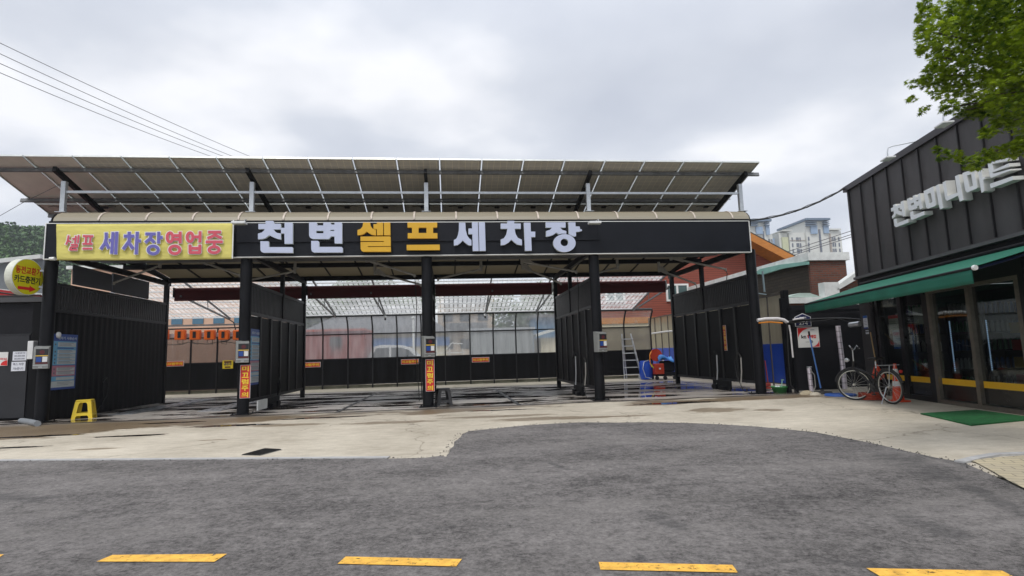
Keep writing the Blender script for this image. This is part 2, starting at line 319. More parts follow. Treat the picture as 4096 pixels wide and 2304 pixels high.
def asphaltmat():
    m = bpy.data.materials.new('asphalt'); m.use_nodes = True; t = m.node_tree; k = t.links.new; p = t.nodes['Principled BSDF']
    g = nd(t, 'ShaderNodeNewGeometry')
    def noise(s, st=(1, 1, 1), det=6, ro=.65, off=(0, 0, 0)):
        mp = nd(t, 'ShaderNodeMapping'); mp.inputs['Scale'].default_value = st; mp.inputs['Location'].default_value = off; mp.inputs['Rotation'].default_value = (0, 0, .22); k(g.outputs['Position'], mp.inputs[0])
        x = nd(t, 'ShaderNodeTexNoise'); x.inputs['Scale'].default_value = s; x.inputs['Detail'].default_value = det; x.inputs['Roughness'].default_value = ro; k(mp.outputs[0], x.inputs[0]); return x.outputs[0]
    def M2(op, a, b):
        x = nd(t, 'ShaderNodeMath', operation=op)
        for i, v in enumerate((a, b)):
            if hasattr(v, 'links'): k(v, x.inputs[i])
            else: x.inputs[i].default_value = v
        return x.outputs[0]
    big = noise(.7, (1, 1.6, 1)); med = noise(7, det=8, ro=.85); fine = noise(23, det=8, ro=1.0)
    s = M2('ADD', M2('MULTIPLY', big, .18), M2('ADD', M2('MULTIPLY', med, .27), M2('MULTIPLY', fine, .55)))
    r = nd(t, 'ShaderNodeValToRGB'); e = r.color_ramp.elements; e[0].position = .425; e[0].color = (.030, .028, .028, 1); e[1].position = .57; e[1].color = (.265, .248, .238, 1)
    k(s, r.inputs[0])
    # oily dark streaks
    sk = noise(.9, (.6, 2.6, 1), 6, .7, (5, 3, 0)); mr = nd(t, 'ShaderNodeMapRange', interpolation_type='SMOOTHSTEP'); mr.inputs[1].default_value = .62; mr.inputs[2].default_value = .72; mr.inputs[4].default_value = .6; k(sk, mr.inputs[0])
    def ss(v, a, b, to=1.0):
        x = nd(t, 'ShaderNodeMapRange', interpolation_type='SMOOTHSTEP'); x.inputs[1].default_value = a; x.inputs[2].default_value = b; x.inputs[4].default_value = to; k(v, x.inputs[0]); return x.outputs[0]
    sp = nd(t, 'ShaderNodeSeparateXYZ'); k(g.outputs['Position'], sp.inputs[0]); dist = noise(5.0, (.6, 2.2, 1), 8, .8, (2, 8, 0))
    mk = mr.outputs[0]
    for (xa, ya, xb, yb, w) in ((1600, 1738, 1760, 1762, .09), (2190, 1850, 2270, 1880, .05), (2590, 1782, 2700, 1802, .06), (3590, 1830, 3760, 1905, .28), (3200, 1722, 3560, 1782, .07), (3560, 1785, 3860, 1862, .10), (3330, 2250, 3560, 2275, .05), (2560, 2225, 2580, 2245, .03), (0, 1985, 160, 2000, .16), (3650, 2080, 3800, 2140, .14), (2600, 2060, 2700, 2110, .12), (3880, 1950, 4096, 2060, .10)):
        a, b = at(xa, ya, Z=0), at(xb, yb, Z=0); d = b-a; l2 = d.x**2+d.y**2
        ux, uy = M2('SUBTRACT', sp.outputs[0], a.x), M2('SUBTRACT', sp.outputs[1], a.y)
        h = nd(t, 'ShaderNodeClamp'); k(M2('DIVIDE', M2('ADD', M2('MULTIPLY', ux, d.x), M2('MULTIPLY', uy, d.y)), l2), h.inputs[0])
        ex, ey = M2('SUBTRACT', ux, M2('MULTIPLY', h.outputs[0], d.x)), M2('SUBTRACT', uy, M2('MULTIPLY', h.outputs[0], d.y))
        r2 = M2('ADD', M2('MULTIPLY', M2('ADD', M2('MULTIPLY', ex, ex), M2('MULTIPLY', ey, ey)), 1/w**2), M2('MULTIPLY', dist, 5.0))
        mk = M2('MAXIMUM', mk, M2('SUBTRACT', .52, ss(r2, 2.2, 3.6, .52)))
    lt = ss(noise(.55, (.8, 3.0, 1), 5, .6, (9, 4, 0)), .50, .68, .26)
    lc = nd(t, 'ShaderNodeMix', data_type='RGBA'); k(lt, lc.inputs[0]); k(r.outputs[0], lc.inputs[6]); lc.inputs[7].default_value = (.25, .235, .22, 1)
    r = type('q', (), dict(outputs=[lc.outputs[2]]))()
    c = nd(t, 'ShaderNodeMix', data_type='RGBA'); k(mk, c.inputs[0]); k(r.outputs[0], c.inputs[6]); c.inputs[7].default_value = (.045, .045, .047, 1)
    k(c.outputs[2], p.inputs['Base Color']); p.inputs['Roughness'].default_value = .88; p.inputs['Specular IOR Level'].default_value = .3
    bp = nd(t, 'ShaderNodeBump'); k(M2('ADD', fine, M2('MULTIPLY', med, .5)), bp.inputs['Height']); bp.inputs['Strength'].default_value = .7; bp.inputs['Distance'].default_value = .012; k(bp.outputs[0], p.inputs['Normal'])
    return m
def flat(name, pts, z, matl, **k):
    mb = MB(); tr = tessellate_polygon([[V((x, y, 0)) for x, y in pts]]); mb.add([(x, y, z) for x, y in pts], [tuple(q) for q in tr])
    o = mesh(name, mb, matl)
    # normals up
    for f in o.data.polygons:
        if f.normal.z < 0: f.flip()
    tag(o, k.get('label'), k.get('cat'), None, k.get('kind', 'structure')); return o
GM = groundmat(); AM = asphaltmat()
earth = mat('yard_ground', (.30, .29, .26), .9, 0, .25, .3, .2, 8)
flat('ground', [(-900, -600), (900, -600), (900, 900), (-900, 900)], -.02, earth, label='bare ground reaching to the horizon')
flat('concrete_lot', [(-16, -7.8), (3.9, -7.8), (3.9, -9.2), (14, -9.2), (14, 30), (-16, 30)], 0, GM, label='sandy concrete forecourt, wet and puddled in the wash bays')
rg = random.Random(3)
edge = [(-30, .27), (-16, -3.07), (-6.32, -5.39), (-1.42, -6.57)]
jag = [(1640, 1834), (1700, 1832), (1760, 1827), (1790, 1826), (1800, 1812), (1792, 1800), (1812, 1786), (1815, 1770), (1838, 1752), (1850, 1736), (1875, 1728)]
edge += [tuple(at(a+rg.uniform(-5, 5), b+rg.uniform(-3, 3), Z=0).xy) for a, b in jag]
for a, b in ((1960, 1716), (2080, 1704), (2200, 1697), (2330, 1692), (2460, 1690), (2600, 1690), (2740, 1692), (2880, 1697), (3020, 1706), (3140, 1716), (3260, 1731), (3380, 1752), (3500, 1777), (3620, 1803), (3740, 1830), (3850, 1852), (3960, 1900), (4096, 1965)):
    edge.append(tuple(at(a, b+rg.uniform(-2, 2), Z=0).xy))
edge += [(3.75, -9.6), (4.3, -10.3), (12, -12.1), (30, -16.1), (30, -40), (-30, -40)]
flat('road', edge, .005, AM, label='patchy grey asphalt road with a worn edge')
kb = MB(); a, b = V((-16, -3.07, 0)), V((-1.42, -6.57, 0)); d = (b-a).normalized(); nrm = V((-d.y, d.x, 0))
kb.prism([[a+nrm*.01, b+nrm*.01, b+nrm*.10, a+nrm*.10]], (0, 0, .014)); tag(mesh('kerb', kb, mat('kerb_stone', (.40, .40, .40), .8, 0, .2, 6, .2)), 'pale flush kerb strip between concrete and asphalt', None, None, 'structure')
# paver pavement, right
pave = brickmat('pavers', (.46, .40, .27), (.40, .35, .25), (.2, .18, .14), .22, .11, mort=.006)
pv = [tuple(at(x, y, Z=0).xy) for x, y in ((3868, 1848), (3900, 1852), (3960, 1884), (4030, 1925), (4096, 1958))]
def pavemat():
    m = pave.copy(); t = m.node_tree
    for l in list(t.links):
        if l.to_node.type == 'TEX_BRICK': t.links.remove(l)
    br = [x for x in t.nodes if x.type == 'TEX_BRICK'][0]; tc = [x for x in t.nodes if x.type == 'TEX_COORD'][0]
    mp = t.nodes.new('ShaderNodeMapping'); mp.inputs['Rotation'].default_value = (0, 0, .5); t.links.new(tc.outputs['Object'], mp.inputs[0]); t.links.new(mp.outputs[0], br.inputs[0]); return m
flat('pavement', pv+[(3.9, -9.6), (4.45, -10.15), (12, -11.9), (12, -9.3), (5.6, -8.33), (4.99, -8.2), (4.5, -8.24)], .012, pavemat(), label='beige block paving beside the road')
kb = MB(); pts = [at(x, y, Z=0) for x, y in ((3840, 1853), (3905, 1836), (3985, 1822), (4096, 1818))]+[V((7, -8.45, 0)), V((12, -9.2, 0))]
for a, b in zip(pts, pts[1:]): kb.bar(a+V((0, 0, .0)), b+V((0, 0, .0)), .09, .04)
tag(mesh('kerb', kb, MATS['kerb_stone']), 'granite kerb stones edging the block paving', None, None, 'structure')
# painted dashes
ym = mat('yellow_road_paint', (.80, .44, .065), .7, 0, .28, 14, .3, 60)
_t = ym.node_tree; _k = _t.links.new; _p = _t.nodes['Principled BSDF']; _o = [x for x in _t.nodes if x.type == 'OUTPUT_MATERIAL'][0]
_n = nd(_t, 'ShaderNodeTexNoise'); _n.inputs['Scale'].default_value = 22; _n.inputs['Detail'].default_value = 8; _n.inputs['Roughness'].default_value = .8; _g = nd(_t, 'ShaderNodeNewGeometry'); _k(_g.outputs['Position'], _n.inputs[0])
_r = nd(_t, 'ShaderNodeMapRange'); _r.inputs[1].default_value = .56; _r.inputs[2].default_value = .63; _k(_n.outputs[0], _r.inputs[0]); _x = nd(_t, 'ShaderNodeBsdfTransparent'); _m = nd(_t, 'ShaderNodeMixShader'); _k(_r.outputs[0], _m.inputs[0]); _k(_p.outputs[0], _m.inputs[1]); _k(_x.outputs[0], _m.inputs[2]); _k(_m.outputs[0], _o.inputs[0])
for i, q in enumerate((((-60, 2260), (-40, 2226), (15, 2224), (-10, 2240)), ((385, 2253), (450, 2226), (908, 2222), (857, 2254)), ((1350, 2262), (1383, 2233), (1848, 2243), (1825, 2273)), ((2395, 2255), (2402, 2286), (2953, 2298), (2930, 2267)), ((3465, 2280), (3520, 2312), (4070, 2322), (4010, 2291)))):
    flat('road_marking', [tuple(at(x, y, Z=0).xy) for x, y in q], .010, ym, label=('yellow paint dash cut by the left frame edge', 'leftmost full yellow paint dash', 'yellow paint dash left of the middle', 'yellow paint dash right of the middle', 'yellow paint dash in the right corner')[i])
# drains
dk = mat('drain_iron', (.03, .03, .03), .5, .5, .3, 10, .2)
def strip(name, pts, w, label):
    mb = MB()
    for a, b in zip(pts, pts[1:]): mb.bar(V(a)+V((0, 0, .003)), V(b)+V((0, 0, .003)), w, .008)
    tag(mesh(name, mb, dk), label, None, None, 'structure')
strip('drain_channel', [(-3.16, -.42, 0), (-3.14, 5.7, 0)], .09, 'narrow drain slot down the second bay floor')
strip('drain_channel', [(.86, -.42, 0), (.80, 5.7, 0)], .09, 'narrow drain slot down the third bay floor')
strip('drain_channel', [(-9.3, -.5, 0), (6.9, -.5, 0)], .09, 'long dark channel across the front of the wash bays')
gt = thing('drain_grate', 'rectangular dark metal grate set in the dry concrete', 'grate', (-3.1, -5.62, 0))
c = [at(x, y, Z=0) for x, y in ((965, 1821), (1056, 1796), (1128, 1800), (1042, 1823))]
mb = MB(); mb.prism([[p+V((0, 0, .002)) for p in c]], (0, 0, .004)); mesh('plate', mb, mat('grate_plate', (.20, .20, .19), .6, .3, .3, 20), gt)
mb = MB()
for i in range(1, 14):
    f = i/14; mb.bar(c[0].lerp(c[3], f)+V((0, 0, .010)), c[1].lerp(c[2], f)+V((0, 0, .010)), .008, .008)
mesh('bars', mb, dk, gt)
tp = mat('punched_plate', (.30, .32, .35), .35, .6, .3, 6)
for (x0, x1, lab) in ((-8.75, -8.2, 'left punched steel wheel plate on the first bay floor'), (-6.75, -6.2, 'right punched steel wheel plate on the first bay floor')):
    t_ = thing('wheel_plate', lab, 'floor plate', ((x0+x1)/2, 3.4, 0), 'punched steel plates on the first bay floor')
    mb = MB(); mb.box(x0, x1, 1.2, 6.0, 0, .015); mesh('plate', mb, tp, t_)
    mb = MB()
    for j in range(22):
        for i in range(2): mb.lathe([(.035, .0155), (.035, .018)], (x0+.15+i*.25+(j % 2)*.06, 1.35+j*.21, 0), 8)
    mesh('holes', mb, dk, t_)
# ------------------------------------------------------------------ car-wash canopy
XC = [-9.42, -5.29, -1.20, 2.86, 6.93]
can = thing('car_wash_canopy', 'long black steel car wash canopy with five columns and a tan curved roof', 'canopy', (0, 0, 0))
mb = MB(); mb.lathe([(.125, 0), (.125, 3.62)], (0, 0, 0), 24); c_me = mb
for x in XC:
    mb = MB(); mb.lathe([(.125, .02), (.125, 3.60)], (x, 0, 0), 24); cl = mesh('column', mb, M['black'], can)
    mb = MB(); mb.box(x-.2, x+.2, -.2, .2, 0, .018)
    for sx in (-1, 1):
        for sy in (-1, 1): mb.lathe([(.015, .018), (.015, .05)], (x+sx*.16, sy*.16, 0), 6)
    mesh('base_plate', mb, M['black'], cl)
    mb = MB(); mb.box(x-.06, x+.06, 5.06, 5.18, 0, 3.66); mesh('rear_post', mb, M['black'], can)
    if x > -9 : 
        mb = MB(); mb.box(x-.05, x+.05, 2.75, 2.87, 2.3 if x < 0 else 2.3, 3.70); mesh('middle_post', mb, M['black'], can)
    mb = MB(); mb.bar((x, .10, 3.66), (x, 5.3, 3.66), .09, .14); mb.bar((x, .2, 3.66+.3), (x, 2.8, 3.9), .06, .08)
    mesh('rafter', mb, M['black'], can)
mb = MB(); mb.bar((-9.45, 2.82, 3.80), (6.95, 2.82, 3.80), .10, .12); mesh('beam', mb, M['black'], can)
mb = MB(); mb.bar((-9.45, 5.12, 3.745), (6.95, 5.12, 3.745), .12, .14); mesh('beam', mb, M['black'], can)
for y, z in ((.75, 3.66), (1.15, 3.70), (1.55, 3.74), (1.95, 3.80)):
    mb = MB(); mb.bar((-9.3, y, z), (6.75-.1*y, y, z), .05, .06); mesh('purlin', mb, M['galv_d'], can)
def roofprof(s):
    pts = [(-.16, 4.36), (-.12, 4.46), (-.02, 4.56), (.12, 4.63), (.30, 4.66), (1.5, 4.46), (2.8, 4.23), (4.2, 3.99), (5.25, 3.83)]
    s *= len(pts)-1; i = min(int(s), len(pts)-2); f = s-i; return (pts[i][0]*(1-f)+pts[i+1][0]*f, pts[i][1]*(1-f)+pts[i+1][1]*f)
X0, X1 = -9.35, 6.90
mb = MB(); mb.grid(lambda u, v: (X0+(X1-X0)*u, *roofprof(v)), 2, 8, False); rf = mesh('roof_sheet', mb, sheetmat('dusty_tan_translucent_sheet', (.43, .385, .285), 1.12, .5, None, .35), can)
sol = rf.modifiers.new('s', 'SOLIDIFY'); sol.thickness = .012
pk = mat('aged_joint_strip', (.66, .58, .50), .6, 0, .2, 10)
ribx = [at(px, 865, Y=-.1).x for px in (400, 588, 774, 957)]; step = (ribx[-1]-ribx[0])/3
xs = [ribx[0]+step*i for i in range(-1, 16)]
for x in xs:
    if not X0 < x < X1: continue
    mb = MB(); mb.grid(lambda u, v: (x-.022+.044*u, roofprof(v*.5)[0]-.012, roofprof(v*.5)[1]+.012), 1, 8); r_ = mesh('joint_strip', mb, pk, can); r_.modifiers.new('s', 'SOLIDIFY').thickness = .008
    mb = MB(); mb.bar((x, 2.9, 4.17), (x, 5.1, 3.81), .035, .04); mesh('roof_rib', mb, M['black'], can)
mb = MB(); mb.box(-9.4, 6.86, -.20, -.12, 4.297, 4.36); mesh('gutter', mb, M['black'], can)
# curved end plate, right
mb = MB(); mb.prism([[V((6.905, y, z)) for y, z in [roofprof(i/8) for i in range(9)]]+[V((6.905, 5.25, 3.7)), V((6.905, -.16, 4.2))]], (.02, 0, 0)); mesh('end_plate', mb, M['black'], can)
mb = MB(); mb.prism([[V((-9.40, y, z)) for y, z in [roofprof(i/8) for i in range(9)]]+[V((-9.40, 5.25, 3.7)), V((-9.40, -.16, 4.2))]], (.02, 0, 0)); mesh('end_plate', mb, M['black'], can)
# ------------------------------------------------------------------ fascia signboard and its letters
fb = thing('signboard', 'long navy-black fascia signboard with pale and amber raised letters', 'signboard', (-1.3, -.2, 3.52))
mb = MB(); mb.box(-9.44, 6.84, -.20, -.10, 3.52, 4.295); mesh('panel', mb, M['fascia'], fb)
upx0, upx1 = at(945, 930, Y=-.22).x, at(2395, 930, Y=-.22).x
mb = MB(); mb.box(upx0, upx1, -.235, -.202, 3.84, 4.27); mesh('backing_panel', mb, mat('fascia_upper', (.0095, .0105, .015), .5, 0, .2, 1.5, .05, 50, .22), fb, bevel=.006)
wt = mat('white_trim', (.75, .76, .74), .5, 0, .1, 5)
mb = MB(); mb.box(-9.46, 6.86, -.212, -.09, 4.297, 4.312); mb.box(-9.46, 6.86, -.212, -.09, 3.502, 3.518); mb.box(-9.462, -9.442, -.212, -.09, 3.52, 4.295); mb.box(6.842, 6.862, -.212, -.09, 3.52, 4.295); mesh('trim', mb, wt, fb)
def zoomA(x, y): return (1000+x*.155280, 860+y*.155331)
def zoomB(x, y): return (1400+x*.155280, 860+y*.155331)
def zoomC(x, y): return (1780+x*.232919, 860+y*.232859)
LET = [
 (zoomA, 0, [[[(400,150),(590,150),(620,180),(620,225),(780,225),(795,240),(795,370),(605,370),(640,420),(700,460),(795,475),(795,630),(700,610),(600,570),(495,520),(400,590),(300,620),(205,625),(205,478),(300,450),(350,410),(382,362),(215,360),(215,225),(400,225)]],
   [[(890,195),(1080,195),(1100,215),(1100,740),(890,740),(885,475),(798,475),(798,330),(888,330)]], [[(265,675),(470,675),(485,700),(485,825),(1080,825),(1105,850),(1105,975),(340,970),(290,945),(268,900)]]]),
 (zoomA, 0, [[[(1520,190),(1700,190),(1728,215),(1728,268),(1888,268),(1888,190),(2060,190),(2085,215),(2085,245),(2175,245),(2175,190),(2350,190),(2372,215),(2372,735),(2180,730),(2175,550),(2085,550),(2050,600),(2010,620),(1610,615),(1550,585),(1522,530)], [(1705,405),(1890,405),(1890,470),(1705,470)], [(2070,380),(2172,380),(2172,410),(2070,410)]],
   [[(1575,665),(1750,665),(1780,690),(1780,820),(2360,820),(2388,850),(2388,965),(1640,965),(1595,935),(1578,880)]]]),
 (zoomB, 1, [[[(340,190),(515,190),(530,280),(580,350),(668,380),(668,525),(560,510),(490,470),(432,425),(370,480),(290,515),(192,520),(192,385),(270,360),(325,290)]], [[(690,190),(850,190),(852,520),(692,520),(690,370),(605,350),(605,235),(690,232)]], [[(872,190),(1035,190),(1040,522),(875,522)]],
   [[(270,555),(1030,550),(1045,565),(1048,800),(455,804),(455,826),(1048,818),(1052,945),(340,945),(295,920),(275,870),(272,695),(868,692),(868,670),(270,670)]]]),
 (zoomB, 1, [[[(1480,190),(2245,190),(2245,320),(2142,320),(2142,465),(2252,465),(2252,600),(1488,602),(1488,465),(1598,465),(1595,322),(1482,322)], [(1765,325),(1970,325),(1970,462),(1765,462)]], [[(1458,768),(2310,760),(2315,900),(1462,905)]]]),
 (zoomC, 0, [[[(240,130),(350,130),(355,250),(380,350),(415,400),(455,430),(455,525),(400,515),(340,470),(305,435),(265,480),(215,515),(152,525),(152,430),(195,405),(220,350),(238,260)]], [[(462,125),(565,125),(580,618),(478,618),(470,328),(403,325),(403,232),(466,230)]], [[(578,125),(685,125),(700,615),(592,618)]]]),
 (zoomC, 0, [[[(1070,100),(1190,100),(1190,145),(1302,145),(1302,235),(1195,235),(1215,330),(1250,390),(1322,425),(1322,520),(1240,505),(1180,460),(1140,420),(1095,470),(1030,510),(958,520),(958,420),(1010,400),(1055,330),(1072,235),(957,235),(957,145),(1070,145)]], [[(1355,130),(1470,130),(1475,285),(1550,285),(1550,378),(1480,378),(1490,612),(1375,615)]]]),
 (zoomC, 0, [[[(1730,125),(2072,125),(2072,215),(1975,215),(2020,258),(2085,275),(2085,322),(2000,318),(1955,330),(1912,300),(1860,340),(1800,362),(1738,370),(1738,275),(1800,255),(1842,215),(1732,215)]], [[(2120,125),(2240,125),(2243,195),(2315,198),(2318,240),(2350,248),(2355,270),(2300,288),(2250,288),(2252,362),(2215,372),(2130,330)]],
   [[(2052+193*math.cos(a*math.pi/16), 482+154*math.sin(a*math.pi/16)) for a in range(32)], [(2052+67*math.cos(a*math.pi/10), 470+65*math.sin(a*math.pi/10)) for a in range(20)]]]),
]
YF = -.31
for zf, amb, strokes in LET:
    side = MB(); face = MB()
    for k_, loops in enumerate(strokes):
        yo = YF-.003*(k_ % 2)
        l3 = [[at(*zf(*p), Y=yo) for p in lp] for lp in loops]
        side.prism([[p+V((0, .004, 0)) for p in lp] for lp in l3], (0, .07, 0))
        cen = sum((p for p in l3[0]), V((0, 0, 0)))/len(l3[0])
        face.prism([[p+V((0, 0, 0)) for p in lp] for lp in l3], (0, .0035, 0))
    le = mesh('letter', side, M['amber'] if amb else M['lavside'], fb)
    mesh('letter_face', face, M['amber'] if amb else M['lav'], le)
# ------------------------------------------------------------------ text from the built-in font
def text(body, org, ux, uz, w, h, th=.004, off=0, weight=0.0, name=None):
    """string as a mesh slab; ux/uz unit vectors of the plane, org = lower left, fitted to w x h; off moves it out of the plane"""
    cu = bpy.data.curves.new('t', 'FONT'); cu.body = body; cu.offset = weight; cu.extrude = .01; cu.resolution_u = 2; cu.align_x = 'CENTER'
    o = bpy.data.objects.new('t', cu); COL.objects.link(o); dg = bpy.context.evaluated_depsgraph_get()
    me = bpy.data.meshes.new_from_object(o.evaluated_get(dg)); bpy.data.objects.remove(o)
    xs = [v.co.x for v in me.vertices]; ys = [v.co.y for v in me.vertices]; x0, x1, y0, y1 = min(xs), max(xs), min(ys), max(ys)
    ux, uz, org = V(ux), V(uz), V(org); nn = ux.cross(uz).normalized()
    mb = MB(); mb.add([org+ux*((v.co.x-x0)/(x1-x0)*w)+uz*((v.co.y-y0)/(y1-y0)*h)+nn*(off+v.co.z/.02*th) for v in me.vertices], [tuple(p.vertices) for p in me.polygons])
    bpy.data.meshes.remove(me); return mb
def join(*ms):
    r = MB()
    for m in ms: r.add(m.v, m.f); 
    return r
# ------------------------------------------------------------------ yellow banner
bn = thing('banner', 'yellow cloth banner with red and blue Korean lettering tied over the left of the fascia', 'banner', (-6.9, -.3, 3.5))
P00, P10 = at(228, 1041, Y=-.29), at(931, 1036, Y=-.29); P01, P11 = at(226, 897, Y=-.29), at(931, 893, Y=-.29)
def ban(u, v, o=0):
    p = P00.lerp(P10, u).lerp(P01.lerp(P11, u), v); y = -.006*math.sin(u*7+v*9)-.004*math.sin(u*31-v*13)*(1-abs(2*u-1)**.5) - .012*math.sin(v*3.14)
    return V((p.x, p.y+y-o, p.z-.012*math.sin(u*3.14)*(1-v)))
cloth = mat('yellow_banner_cloth', (.68, .61, .17), .8, 0, .08, 2.5, .5, 5, stretch=(1, 1, 3))
mb = MB(); mb.grid(lambda u, v: ban(u, v), 80, 16); o = mesh('cloth', mb, cloth, bn); o.modifiers.new('s', 'SOLIDIFY').thickness = .003
def bz(x, y):  # banner zoom px -> u,v
    fx, fy = 220+x*.27950, 880+y*.27950
    return fx, fy
wm = mat('banner_white', (.78, .78, .76), .8, 0, .05, 5); rm = mat('banner_red', (.62, .10, .14), .8, 0, .06, 5); bm = mat('banner_blue', (.15, .14, .44), .8, 0, .06, 5)
def ring(cx, cy, rx, ry, n=26): return [(cx+rx*math.cos(2*math.pi*i/n), cy+ry*math.sin(2*math.pi*i/n)) for i in range(n+1)]
GL = [
 (rm, 24, [[(195,218),(180,300),(158,352)],[(186,290),(232,318)],[(245,268),(290,268)],[(298,225),(285,335)],[(338,215),(326,330)],[(225,352),(318,352),(314,384),(224,388),(214,424),(318,424)]]),
 (rm, 27, [[(398,228),(548,232)],[(445,238),(438,330)],[(508,238),(500,330)],[(392,340),(536,342)],[(392,408),(532,408)]]),
 (bm, 40, [[(732,178),(732,265),(715,330),(655,418)],[(724,310),(772,408)],[(765,290),(822,290)],[(830,172),(810,482)],[(884,168),(866,490)]]),
 (bm, 42, [[(1062,168),(1060,225)],[(985,230),(1135,230)],[(1062,240),(1062,300),(975,418)],[(1052,318),(1118,412)],[(1177,168),(1160,490)],[(1175,298),(1228,298)]]),
 (bm, 40, [[(1292,198),(1440,198)],[(1378,212),(1360,265),(1292,322)],[(1358,262),(1425,322)],[(1484,168),(1480,335)],[(1488,250),(1540,250)],ring(1405,427,72,55)]),
 (rm, 40, [ring(1645,248,40,66),[(1700,222),(1782,222)],[(1700,276),(1782,276)],[(1790,165),(1790,335)],ring(1713,425,72,55)]),
 (rm, 40, [ring(1932,245,40,64),[(1985,240),(2070,240)],[(2076,160),(2072,322)],[(1932,350),(1932,465),(2072,465),(2072,350)],[(1932,405),(2072,405)]]),
 (rm, 40, [[(2190,173),(2375,173)],[(2300,190),(2270,225),(2180,262)],[(2290,215),(2382,258)],[(2155,312),(2400,312)],[(2278,318),(2278,372)],ring(2276,425,72,42)]),
]
def ribbon(mb, pts, w, y):
    P = [at(*bz(*p), Y=y) for p in pts]; hw = w*.2795*12.9/FOC/2; n = len(P); closed = (P[0]-P[-1]).length < .001
    if closed:
        P = P[:-1]; n = len(P); vs = []
        for i in range(n):
            d = (P[(i+1) % n]-P[i-1]).normalized(); sd = V((-d.z, 0, d.x))*hw; vs += [P[i]-sd, P[i]+sd]
        mb.add(vs, [(2*i, 2*((i+1) % n), 2*((i+1) % n)+1, 2*i+1) for i in range(n)]); return
    for i in range(n-1):
        a, b = P[i], P[i+1]; d = (b-a).normalized(); sd = V((-d.z, 0, d.x))*hw
        if not closed and i == 0: a = a-d*0
        yy = V((0, -.0004*(i % 2), 0)); mb.quad(a-sd+yy, b-sd+yy, b+sd+yy, a+sd+yy)
        if i: c = [a+V((math.cos(k*math.pi/5)*hw, -.0008-.0002*i, math.sin(k*math.pi/5)*hw)) for k in range(10)]; mb.add(c, [tuple(range(10))])
for mm, w, sts in GL:
    lo, hi = MB(), MB()
    for k_, st in enumerate(sts):
        st2 = list(st)
        def ext(p, q, e): 
            l = math.hypot(p[0]-q[0], p[1]-q[1]); return (p[0]+(p[0]-q[0])/l*e, p[1]+(p[1]-q[1])/l*e)
        so = st2 if math.hypot(st2[0][0]-st2[-1][0], st2[0][1]-st2[-1][1]) < 1 else [ext(st2[0], st2[1], 9)]+st2[1:-1]+[ext(st2[-1], st2[-2], 9)]
        ribbon(lo, so, w+20, -.330-.0015*k_); ribbon(hi, st2, w, -.344-.0015*k_)
    l_ = mesh('lettering', lo, wm, bn); mesh('letter_fill', hi, mm, l_)
mb = MB(); x = at(933, 960, Y=-.3).x; mb.box(x-.012, x+.012, -.33, -.31, 3.46, 4.34); mesh('batten', mb, wt, bn)
mb = MB(); mb.lathe([(.035, -.1), (.04, .0)], (at(218, 1048, Y=-.3).x, -.3, 3.5), 10, 'x'); mesh('pipe_end', mb, wt, bn)
# ------------------------------------------------------------------ solar array over the roof
def zp(y): return 5.80-.2867*(y+.286)
def solmat():
    m = bpy.data.materials.new('solar_backsheet'); m.use_nodes = True; t = m.node_tree; k = t.links.new; p = t.nodes['Principled BSDF']
    tc = t.nodes.new('ShaderNodeTexCoord'); br = t.nodes.new('ShaderNodeTexBrick'); br.offset = 0
    br.inputs['Scale'].default_value = 1; br.inputs['Brick Width'].default_value = .158; br.inputs['Row Height'].default_value = .158; br.inputs['Mortar Size'].default_value = .006; br.inputs['Mortar Smooth'].default_value = .6
    br.inputs['Color1'].default_value = (.50, .475, .43, 1); br.inputs['Color2'].default_value = (.455, .43, .39, 1); br.inputs['Mortar'].default_value = (.72, .66, .52, 1)
    mp = t.nodes.new('ShaderNodeMapping'); mp.inputs['Location'].default_value = (.025, .03, 0); k(tc.outputs['Object'], mp.inputs[0]); k(mp.outputs[0], br.inputs[0])
    n = t.nodes.new('ShaderNodeTexNoise'); n.inputs['Scale'].default_value = 1.3; n.inputs['Detail'].default_value = 5; k(tc.outputs['Object'], n.inputs[0])
    mr = t.nodes.new('ShaderNodeMapRange'); mr.inputs[3].default_value = .75; mr.inputs[4].default_value = 1.3; k(n.outputs[0], mr.inputs[0])
    s = t.nodes.new('ShaderNodeVectorMath'); s.operation = 'SCALE'; k(br.outputs[0], s.inputs[0]); k(mr.outputs[0], s.inputs[3]); k(s.outputs[0], p.inputs['Base Color']); p.inputs['Roughness'].default_value = .5
    return m
SM = solmat(); SM2 = mat('solar_backsheet_pale', (.72, .64, .58), .5, 0, .15, 1.2); sf = mat('solar_frame', (.62, .65, .63), .35, .5, .1, 10); jb = mat('junction_box', (.01, .01, .01), .5)
cell = mat('solar_cells', (.01, .015, .04), .15)
tilt = math.atan(.2867)
def solar(back, matl):
    lab = 'grey solar panel in the front row over the roof, dark cells showing through' if not back else 'solar panel in the rear row, mostly hidden behind the roof edge'
    t = thing('solar_module', lab, 'solar panel', (0, 0, 0), 'solar panels of the front row' if not back else 'solar panels of the rear row')
    mb = MB(); mb.box(.018, .966, .018, 1.97, .028, .034); mesh('backsheet', mb, matl, t, local=True)
    mb = MB(); mb.box(.012, .972, .012, 1.978, .036, .040); mesh('cells', mb, cell, t, local=True)
    mb = MB(); mb.box(0, .016, 0, 1.99, 0, .042); mb.box(.968, .984, 0, 1.99, 0, .042); mb.box(.017, .967, 0, .016, 0, .042); mb.box(.017, .967, 1.974, 1.99, 0, .042); mesh('frame', mb, sf, t, local=True)
    mb = MB(); y = 1.80 if not back else .13
    mb.box(.44, .57, y, y+.09, .0, .027); mb.tube([(.47, y+.04, .01), (.35, y-.03, .012), (.2, y+.02, .014)], .006, 5); mb.tube([(.54, y+.04, .01), (.66, y-.05, .012), (.8, y-.01, .014)], .006, 5)
    mesh('junction_box', mb, jb, t, local=True)
    t.rotation_euler = (-tilt, 0, 0); return t
